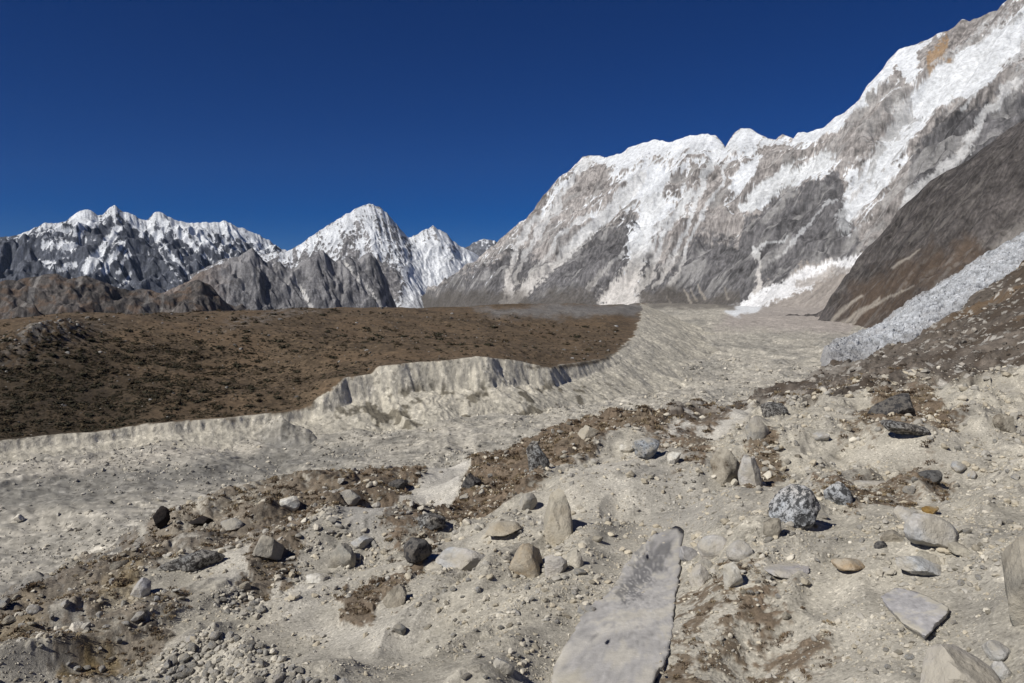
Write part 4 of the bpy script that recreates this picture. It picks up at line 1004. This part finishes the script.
def put_stone(x, y, size, zone):
    if max(float(poly_sd(P1([x]), P1([y]), q_)[0]) for q_ in (SLAB1, SLAB2)) > -3: return False
    q = hit(x, y)
    if q is None: return False
    P, r = q
    if zone < 2:
        zone = 1 if float(field(veg, P[0], P[1])) > .4 else 0
    k = math.hypot(r, P[2]) / F; s = size * k
    u = rng.random(); c = 0
    for m_, p_ in KINDS_ST:
        c += p_
        if u < c: break
    if zone >= 2 and m_ in ('tan', 'brown'): m_ = 'grey'
    o = bpy.data.objects.new('stone', protos[m_][rng.integers(4)]); C.objects.link(o)
    o.location = (P[0], P[1], P[2] + s * .12)
    o.rotation_euler = (rng.uniform(-.4, .4), rng.uniform(-.4, .4), rng.uniform(0, 6.28))
    o.scale = (s * rng.uniform(.8, 1.25), s * rng.uniform(.6, 1), s * rng.uniform(.45, .85))
    tag(o, ZONES[zone][1] % ADJ[m_], 'stone', ZONES[zone][0])
    return True
cnt = 0
def clash(x, y, s): return any(abs(x - a) < (w + s) * .5 and abs(y - b) < (w + s) * .45 for a, b, w in placed)
P1 = np.array
for _ in range(4000):
    if cnt >= 62: break
    x, y = rng.uniform(140, 330), rng.uniform(628, 695)
    if float(poly_sd(P1([x]), P1([y]), HEAP)[0]) > 0:
        s = rng.uniform(6, 13)
        if not clash(x, y, s * .4) and put_stone(x, y, s, 2): cnt += 1; placed.append((x, y, s * .6))
for _ in range(900):
    if cnt >= 80: break
    x, y = rng.uniform(205, 275), rng.uniform(588, 620)
    if float(poly_sd(P1([x]), P1([y]), STRIP)[0]) > 0 and put_stone(x, y, rng.uniform(4, 8), 3): cnt += 1
for x, y in zip(sx_, sy_):
    if cnt >= 300: break
    q = hit(x, y)
    if q is None: continue
    if float(field(calm, q[0][0], q[0][1])) > .35 or y < 405: continue
    dens = .4 + .6 * (perlin(np.array([x / 60]), np.array([y / 40]), 55)[0] > -.1)
    if rng.random() > dens: continue
    s = float(np.clip(5.0 * (1 - rng.random()) ** -.42, 5, 17))
    if clash(x, y, s): continue
    if put_stone(x, y, s, 0): cnt += 1; placed.append((x, y, s))
print('stones', cnt, time.time() - T0)

def scatter(name, P, size, shapes, mats, label, cat, flat=.7, group=None, pick=None, smooth=False, normal_up=True):
    """one mesh of many loose pieces standing at the points P"""
    n = len(P); pick = rng.integers(0, len(shapes), n) if pick is None else pick
    vs, fs, mi, off = [], [], [], 0
    mpick = rng.integers(0, len(mats), n)
    for k, (v, f) in enumerate(shapes):
        I = np.where(pick == k)[0]
        if not len(I): continue
        yaw = rng.uniform(0, 6.283, len(I)); tl = rng.normal(0, .35, len(I)); c, s = np.cos(yaw), np.sin(yaw); ct, st_ = np.cos(tl), np.sin(tl)
        sc_ = size[I][:, None] * np.stack([rng.uniform(.8, 1.3, len(I)), rng.uniform(.65, 1.05, len(I)), flat * rng.uniform(.7, 1.2, len(I))], -1)
        q = v[None] * sc_[:, None, :]
        x = q[..., 0] * ct[:, None] + q[..., 2] * st_[:, None]; z = -q[..., 0] * st_[:, None] + q[..., 2] * ct[:, None]; y = q[..., 1]
        X = x * c[:, None] - y * s[:, None]; Y = x * s[:, None] + y * c[:, None]
        q = np.stack([X, Y, z], -1) + P[I][:, None, :]
        vs.append(q.reshape(-1, 3)); m = len(v)
        fs.append((f[None] + (np.arange(len(I)) * m)[:, None, None] + off).reshape(-1, f.shape[1])); off += len(I) * m
        mi.append(np.repeat(mpick[I], len(f)))
    vs = np.concatenate(vs); fs = np.concatenate(fs).astype(np.int32); mi = np.concatenate(mi).astype(np.int32)
    me = bpy.data.meshes.new(name); me.vertices.add(len(vs)); me.vertices.foreach_set('co', vs.astype(f4).ravel()); tri_loops(me, fs, fs.shape[1], smooth)
    for m in mats: me.materials.append(m)
    me.polygons.foreach_set('material_index', mi)
    o = link(name, me); tag(o, label, cat, group, 'stuff')
    return o
peb = [rock_shape(1, 500 + k, .7, None, .09) for k in range(6)] + [rock_shape(2, 520 + k, .8, None, .07) for k in range(4)]
peb = [(v / np.ptp(v, axis=0).max(), f) for v, f in peb]
small, big = peb[:6], peb[6:]
def flatmat(name, c, sc_=3.0, var=.25):
    t = NT(name); p = geo_pos(t); n = t.noise(p, sc_, 6, .7); n2 = t.n('ShaderNodeNewGeometry').outputs['Random Per Island']
    q = t.mixc(1.0, c, t.ramp(n, [(.3, G(1 - var)), (.7, G(1 + var))]), 'MULTIPLY')
    q = t.mixc(1.0, q, t.ramp(n2, [(0, G(.72)), (.5, (1.0, .98, .95)), (1, G(1.28))]), 'MULTIPLY')
    t.l(q, t.b.inputs['Base Color']); return t.m
GM = [flatmat('gravel_pale', (.42, .395, .34)), flatmat('gravel_grey', (.31, .298, .27)), flatmat('gravel_tan', (.395, .36, .29))]
# gravel over the near slope, evenly over the view in angle so that it reads at every distance
N = 240000
az = rng.uniform(-math.radians(44), math.radians(44), N); tt = rng.random(N)
lr = math.log(6.0) + (math.log(52) - math.log(6.0)) * tt
x, y = np.exp(lr) * np.sin(az), np.exp(lr) * np.cos(az)
rr = np.interp(az, rim_a, rim_r)
clump = fbm(x / 1.6, y / 1.6, 3, 1301)
keep = (np.exp(lr) < rr * 1.01) & (rng.random(N) > field(calm, x, y) * .72) & (rng.random(N) < .28 + .75 * clump) & (rng.random(N) > field(veg, x, y) * .55) & (rng.random(N) > sstep(.25, .7, field(pale, x, y)) * .9)
x, y, lr = x[keep], y[keep], lr[keep]
qx_, qy_ = project(x, y, gz(x, y)); keep = poly_sd(qx_, qy_, SLAB1) < 1; x, y, lr = x[keep], y[keep], lr[keep]
sz = np.exp(lr) / F * np.clip(1.25 * (1 - rng.random(len(x))) ** -.48, 1.25, 8)
P = np.c_[x, y, gz(x, y) + sz * .1]
L_big = sz * F / np.exp(lr) > 3.2
scatter('gravel', P, sz, small + big, GM, 'loose gravel and small stones strewn over the near slope', 'gravel', pick=np.where(L_big, rng.integers(6, 10, len(x)), rng.integers(0, 6, len(x))))
# grit lying on the long slab
gxs, gys = rng.uniform(545, 692, 1500), rng.uniform(528, 690, 1500); d_ = poly_sd(gxs, gys, SLAB1)
kp = (d_ > -4) & (rng.random(1500) < np.exp(-np.maximum(d_, 0) / 7) * .6)
Q = [hit(a, b) for a, b in zip(gxs[kp], gys[kp])]; so_ = bpy.data.objects[SLABS[0]]
P = np.array([q[0] for q in Q if q]); sz = np.array([q[1] for q in Q if q]) / F * np.clip(1.5 * (1 - rng.random(len(P))) ** -.5, 1.5, 5)
cs, ns_ = SLABS[1], SLABS[2]; P[:, 2] = np.maximum(P[:, 2], cs[2] + .012 - ((P[:, 0] - cs[0]) * ns_[0] + (P[:, 1] - cs[1]) * ns_[1]) / ns_[2])
scatter('gravel', P, sz, big, GM, 'grit and small stones lying along the edges of the long slate slab', 'gravel')
# rubble heap
x, y = [], []
hx = rng.uniform(140, 330, 1500); hy = rng.uniform(585, 695, 1500)
inn = (poly_sd(hx, hy, HEAP) > -6 * rng.random(1500)) | (poly_sd(hx, hy, STRIP) > -4)
Q = [hit(a, b) for a, b in zip(hx[inn], hy[inn])]; Q = [q for q in Q if q]
P = np.array([q[0] for q in Q]); sz = np.array([q[1] for q in Q]) / F * np.clip(2.6 * (1 - rng.random(len(Q))) ** -.4, 2.6, 9); P[:, 2] += sz * .15
scatter('rubble', P, sz, big, [GM[0], GM[1]], 'angular grey rubble filling the heap at the slope foot', 'rubble')
# angular rubble round the larger boulders
for zone in ([(640, 552), (690, 532), (745, 545), (805, 570), (800, 592), (740, 602), (690, 606)], [(872, 500), (930, 502), (975, 550), (965, 590), (900, 588), (850, 560)], [(600, 446), (650, 436), (725, 470), (790, 480), (760, 530), (700, 520), (640, 490)],
             [(430, 545), (480, 520), (560, 530), (600, 570), (540, 590), (450, 580)], [(255, 545), (330, 510), (440, 505), (470, 520), (400, 550), (330, 585), (270, 590)]):
    zx, zy = np.array(zone).T; n_ = 1300
    hx = rng.uniform(zx.min() - 15, zx.max() + 15, n_); hy = rng.uniform(zy.min() - 10, zy.max() + 10, n_)
    inn = (poly_sd(hx, hy, zone) > -12 * rng.random(n_)) & (poly_sd(hx, hy, SLAB1) < -2) & (rng.random(n_) < .32 + .6 * fbm(hx / 14, hy / 10, 3, 1331))
    Q = [hit(a, b) for a, b in zip(hx[inn], hy[inn])]; Q = [q for q in Q if q]
    P = np.array([q[0] for q in Q]); sz = np.array([q[1] for q in Q]) / F * np.clip(2.0 * (1 - rng.random(len(Q))) ** -.5, 2.0, 11); P[:, 2] += sz * .12
    scatter('rubble', P, sz, big, GM, 'angular pale rubble lying round the larger boulders', 'rubble', flat=.6)
# stones on the dark slope at the right
N = 26000
az = rng.uniform(math.radians(10), math.radians(44), N); r = np.exp(rng.uniform(math.log(30), math.log(130), N)); x, y = r * np.sin(az), r * np.cos(az)
keep = (r < np.interp(az, rim_a, rim_r) * 1.01) & (field(scree, x, y) > .5) & (rng.random(N) < .45 + .6 * fbm(x / 5, y / 5, 3, 1305))
x, y, r = x[keep], y[keep], r[keep]; sz = r / F * np.clip(1.3 * (1 - rng.random(len(x))) ** -.42, 1.3, 6.5)
scatter('scree', np.c_[x, y, gz(x, y) + sz * .1], sz, small, [flatmat('scree_grey', (.19, .18, .165), .6), flatmat('scree_brown', (.085, .072, .06), .6), flatmat('scree_dark', (.12, .108, .095), .6), flatmat('scree_pale', (.30, .28, .25), .6)], 'grey and brown stones littering the dark slope at the right', 'scree')
# stones on the valley debris
N = 60000
az = rng.uniform(-math.radians(40), math.radians(24), N); r = np.exp(rng.uniform(math.log(110), math.log(700), N)); x, y = (r * np.sin(az)).astype(f4), (r * np.cos(az)).astype(f4)
k = rng.random(N) < .45 + .8 * fbm(x / 40, y / 40, 3, 1309); x, y, r = x[k], y[k], r[k]
sz = r / F * np.clip(1.15 * (1 - rng.random(len(x))) ** -.45, 1.15, 5)
zf = bil(floorgrid, np.arctan2(x, y), np.log(np.hypot(x, y)), -AZ, 2 * AZ / 1249, math.log(60), math.log(5200 / 60) / 1099)
scatter('debris', np.c_[x, y, zf + sz * .1], sz, small, [flatmat('debris_pale', (.46, .435, .38), .1), flatmat('debris_grey', (.30, .287, .255), .1), flatmat('debris_tan', (.40, .375, .32), .1), flatmat('debris_dark', (.18, .172, .155), .1)], 'boulders and blocks scattered over the pale valley debris', 'debris')

# ================================================================== SCRUB
def tuft(seed, n, spread, h, twig):
    """a low dry shrub: short blades and twigs leaning outwards"""
    r = np.random.default_rng(seed); V_, F_ = [], []
    for i in range(n):
        a = r.uniform(0, 6.283); d = spread * r.random() ** .6; b = np.array([math.cos(a) * d, math.sin(a) * d, -.04])
        lean = r.uniform(.1, .9); l = h * r.uniform(.5, 1.1) * (1 - .5 * (d / spread) ** 2)
        ph = a + r.normal(0, .7); tip = b + np.array([math.cos(ph) * lean * l, math.sin(ph) * lean * l, l])
        s = np.array([-math.sin(ph), math.cos(ph), r.uniform(-.3, .3)]) * twig * r.uniform(.6, 1.3)
        m = (b + tip) / 2 + r.normal(0, .04, 3)
        k = len(V_); V_ += [b - s * .6, b + s * .6, m - s, m + s, tip]
        F_ += [(k, k + 1, k + 3), (k, k + 3, k + 2), (k + 2, k + 3, k + 4)]
    return np.array(V_), np.array(F_, np.int32)
BM = [flatmat('scrub_brown', (.135, .097, .062), 4), flatmat('scrub_dark', (.085, .062, .043), 4), flatmat('scrub_straw', (.22, .175, .112), 4)]
tufts = [tuft(40 + k, 44, .5, .42, .05) for k in range(6)]
N = 60000
az = rng.uniform(-math.radians(46), math.radians(46), N); r = np.exp(rng.uniform(math.log(6), math.log(56), N)); x, y = r * np.sin(az), r * np.cos(az)
v_ = field(veg, x, y)
keep = (r < np.interp(az, rim_a, rim_r)) & (rng.random(N) < v_ * np.clip(.5 + 1.1 * fbm(x / .8, y / .8, 3, 1311), 0, 1)) & (v_ > .12)
x, y, r = x[keep], y[keep], r[keep]
qx_, qy_ = project(x, y, gz(x, y)); keep = poly_sd(qx_, qy_, SLAB1) < -4; x, y, r = x[keep], y[keep], r[keep]; sz = r / F * rng.uniform(4, 10, len(x))
print('tufts', len(x))
scatter('scrub', np.c_[x, y, gz(x, y)], sz, tufts, BM, 'dry brown dwarf scrub in patches over the near slope', 'scrub', flat=.75)

# dark shrubs on the far hill: the largest one by one, the rest as one cover
hA, hL, hZ, hsd, hpx, hpy = hill
ha0, hda = -AZ, (math.radians(20) + AZ) / 1059; hl0, hdl = math.log(285), math.log(2600 / 285) / 899
def hfield(Gd, x, y): return bil(Gd, np.arctan2(x, y), np.log(np.hypot(x, y)), ha0, hda, hl0, hdl)
def shrub_shape(seed, n=60):
    r = np.random.default_rng(seed); V_, F_ = [], []
    for i in range(n):
        a = r.uniform(0, 6.283); d = .5 * r.random() ** .5; b = np.array([math.cos(a) * d, math.sin(a) * d * .8, .48 * math.sqrt(max(0, 1 - (d / .52) ** 2)) * r.uniform(.25, 1.05)])
        for j in range(1):
            q = r.normal(0, .085, (3, 3)); k = len(V_); V_ += list(b + q); F_.append((k, k + 1, k + 2))
    v, f = ICO[1]; v = v * [.36, .3, .3] * (1 + .2 * r.normal(size=(len(v), 1))) + [0, 0, .06]
    k = len(V_); V_ += list(v); F_ += [tuple(q + k) for q in f]
    return np.array(V_), np.array(F_, np.int32)
SHM = [flatmat('juniper', (.042, .038, .024), .8), flatmat('juniper_brown', (.060, .046, .028), .8)]
shr = [shrub_shape(70 + k) for k in range(6)]
N = 110000
az = rng.uniform(-math.radians(44), math.radians(8), N); r = np.exp(rng.uniform(math.log(330), math.log(720), N)); x, y = r * np.sin(az), r * np.cos(az)
X32, Y32 = x.astype(f4), y.astype(f4)
qpx, qpy = hfield(hpx, x, y), hfield(hpy, x, y)
dens = np.clip(.06 + 1.3 * sstep(300, 60, qpx) * sstep(325, 365, qpy) + .30 * sstep(420, 250, qpx) * sstep(322, 350, qpy), 0, 1) * np.clip(.55 + .8 * fbm(X32 / 12, Y32 / 12, 4, 1321, .65), 0, 1)
keep = (hfield(hsd, x, y) > 4) & (rng.random(N) < dens)
x, y, r = x[keep], y[keep], r[keep]; sz = r / F * np.clip(1.7 * (1 - rng.random(len(x))) ** -.34, 1.7, 7.5)
zz = hfield(hZ, x, y)
od = np.argsort(-sz * F / r); print('hill shrubs', len(od))
inview = [i for i in od if -5 < qpx[keep][i] < 1030]
ind = inview[:300]; rest = np.setdiff1d(od, ind)
meshes = []
for k, (v, f) in enumerate(shr):
    me = bpy.data.meshes.new('shrub'); me.vertices.add(len(v)); me.vertices.foreach_set('co', v.astype(f4).ravel()); tri_loops(me, f, 3, False); me.materials.append(SHM[k % 2]); meshes.append(me)
for i in ind:
    o = bpy.data.objects.new('shrub', meshes[rng.integers(6)]); C.objects.link(o)
    o.location = (x[i], y[i], zz[i] - .1); o.rotation_euler = (0, 0, rng.uniform(0, 6.28)); s = sz[i] * 1.15; o.scale = (s * 1.2, s, s * .7)
    tag(o, 'low dark shrub on the brown hill across the valley', 'shrub', 'dark shrubs dotted over the brown hill')
scatter('shrubbery', np.c_[x, y, zz - .1][rest], sz[rest] * 1.1, shr, SHM, 'cover of low dark shrubs over the brown hill', 'shrubbery', flat=.7)
# pale stones on the hill
N = 2600
az = rng.uniform(-math.radians(40), math.radians(8), N); r = np.exp(rng.uniform(math.log(340), math.log(800), N)); x, y = r * np.sin(az), r * np.cos(az)
kn = np.hypot((x - kx) / 24, (y - ky) / 40)
keep = (hfield(hsd, x, y) > 3) & (rng.random(N) < .3); 
x, y, r = x[keep], y[keep], r[keep]
xk = kx + rng.normal(0, 9, 160); yk = ky + rng.normal(0, 16, 160); x = np.r_[x, xk]; y = np.r_[y, yk]; r = np.r_[r, np.hypot(xk, yk)]
sz = r / F * np.clip(1.1 * (1 - rng.random(len(x))) ** -.4, 1.1, 4.5)
scatter('hill_rubble', np.c_[x, y, hfield(hZ, x, y)], sz, small, [flatmat('hill_stone', (.24, .235, .225), .3), flatmat('hill_stone_dark', (.13, .125, .12), .3)], 'grey stones and the rocky knoll on the brown hill', 'rubble')
print('scrub', time.time() - T0)

# ================================================================== AIR
hx0, hx1, hy0, hy1, hz0, hz1 = -16000, 14000, -400, 19500, -330, 3200
hv = [(x, y, z) for z in (hz0, hz1) for y in (hy0, hy1) for x in (hx0, hx1)]
me = bpy.data.meshes.new('haze'); me.from_pydata(hv, [], [(0, 2, 3, 1), (4, 5, 7, 6), (0, 1, 5, 4), (2, 6, 7, 3), (0, 4, 6, 2), (1, 3, 7, 5)])
hm = bpy.data.materials.new('clear_mountain_air'); hm.use_nodes = True
hn = hm.node_tree.nodes; hn.clear(); vo = hn.new('ShaderNodeVolumePrincipled'); ou = hn.new('ShaderNodeOutputMaterial')
vo.inputs['Color'].default_value = (.62, .78, 1, 1); vo.inputs['Density'].default_value = 4e-6
hm.node_tree.links.new(vo.outputs[0], ou.inputs['Volume'])
tag(link('haze', me, hm), 'thin blue mountain air over the whole valley', 'haze', None, 'stuff')

# ================================================================== LIGHT, SKY, CAMERA
SUN_AZ, SUN_EL = math.radians(-125), math.radians(43)         # measured from the view direction, negative = left
w = bpy.data.worlds.new('World'); bpy.context.scene.world = w; w.use_nodes = True
nt = w.node_tree; bg = nt.nodes['Background']
sky = nt.nodes.new('ShaderNodeTexSky'); sky.sky_type = 'NISHITA'; sky.sun_disc = False
sky.sun_elevation = SUN_EL; sky.sun_rotation = SUN_AZ; sky.altitude = 5200; sky.air_density = 1.0; sky.dust_density = 0.0; sky.ozone_density = 6.0
gm = nt.nodes.new('ShaderNodeHueSaturation'); gm.inputs['Saturation'].default_value = 1.36; gm.inputs['Value'].default_value = .8; gm.inputs['Hue'].default_value = .516
nt.links.new(sky.outputs[0], gm.inputs['Color']); nt.links.new(gm.outputs[0], bg.inputs[0]); bg.inputs[1].default_value = .058
sl = bpy.data.lights.new('sun', 'SUN'); sl.energy = 4.95; sl.angle = math.radians(.5); sl.color = (1, .955, .875)
so = bpy.data.objects.new('sun', sl); C.objects.link(so)
from mathutils import Vector
so.rotation_euler = Vector((-math.sin(SUN_AZ) * math.cos(SUN_EL), -math.cos(SUN_AZ) * math.cos(SUN_EL), -math.sin(SUN_EL))).to_track_quat('-Z', 'Y').to_euler()
cam = bpy.data.cameras.new('camera'); co = bpy.data.objects.new('camera', cam); C.objects.link(co)
cam.sensor_fit = 'HORIZONTAL'; cam.sensor_width = 36; cam.lens = F / 1024 * 36; cam.clip_start = .1; cam.clip_end = 60000
co.location = (0, 0, 0); co.rotation_euler = (math.pi / 2 + PITCH, 0, 0)
sc = bpy.context.scene; sc.camera = co
sc.view_settings.view_transform = 'Standard'; sc.view_settings.look = 'None'; sc.view_settings.exposure = 0; sc.view_settings.gamma = 1
sc.cycles.max_bounces = 4; sc.cycles.diffuse_bounces = 3
print('done', time.time() - T0)
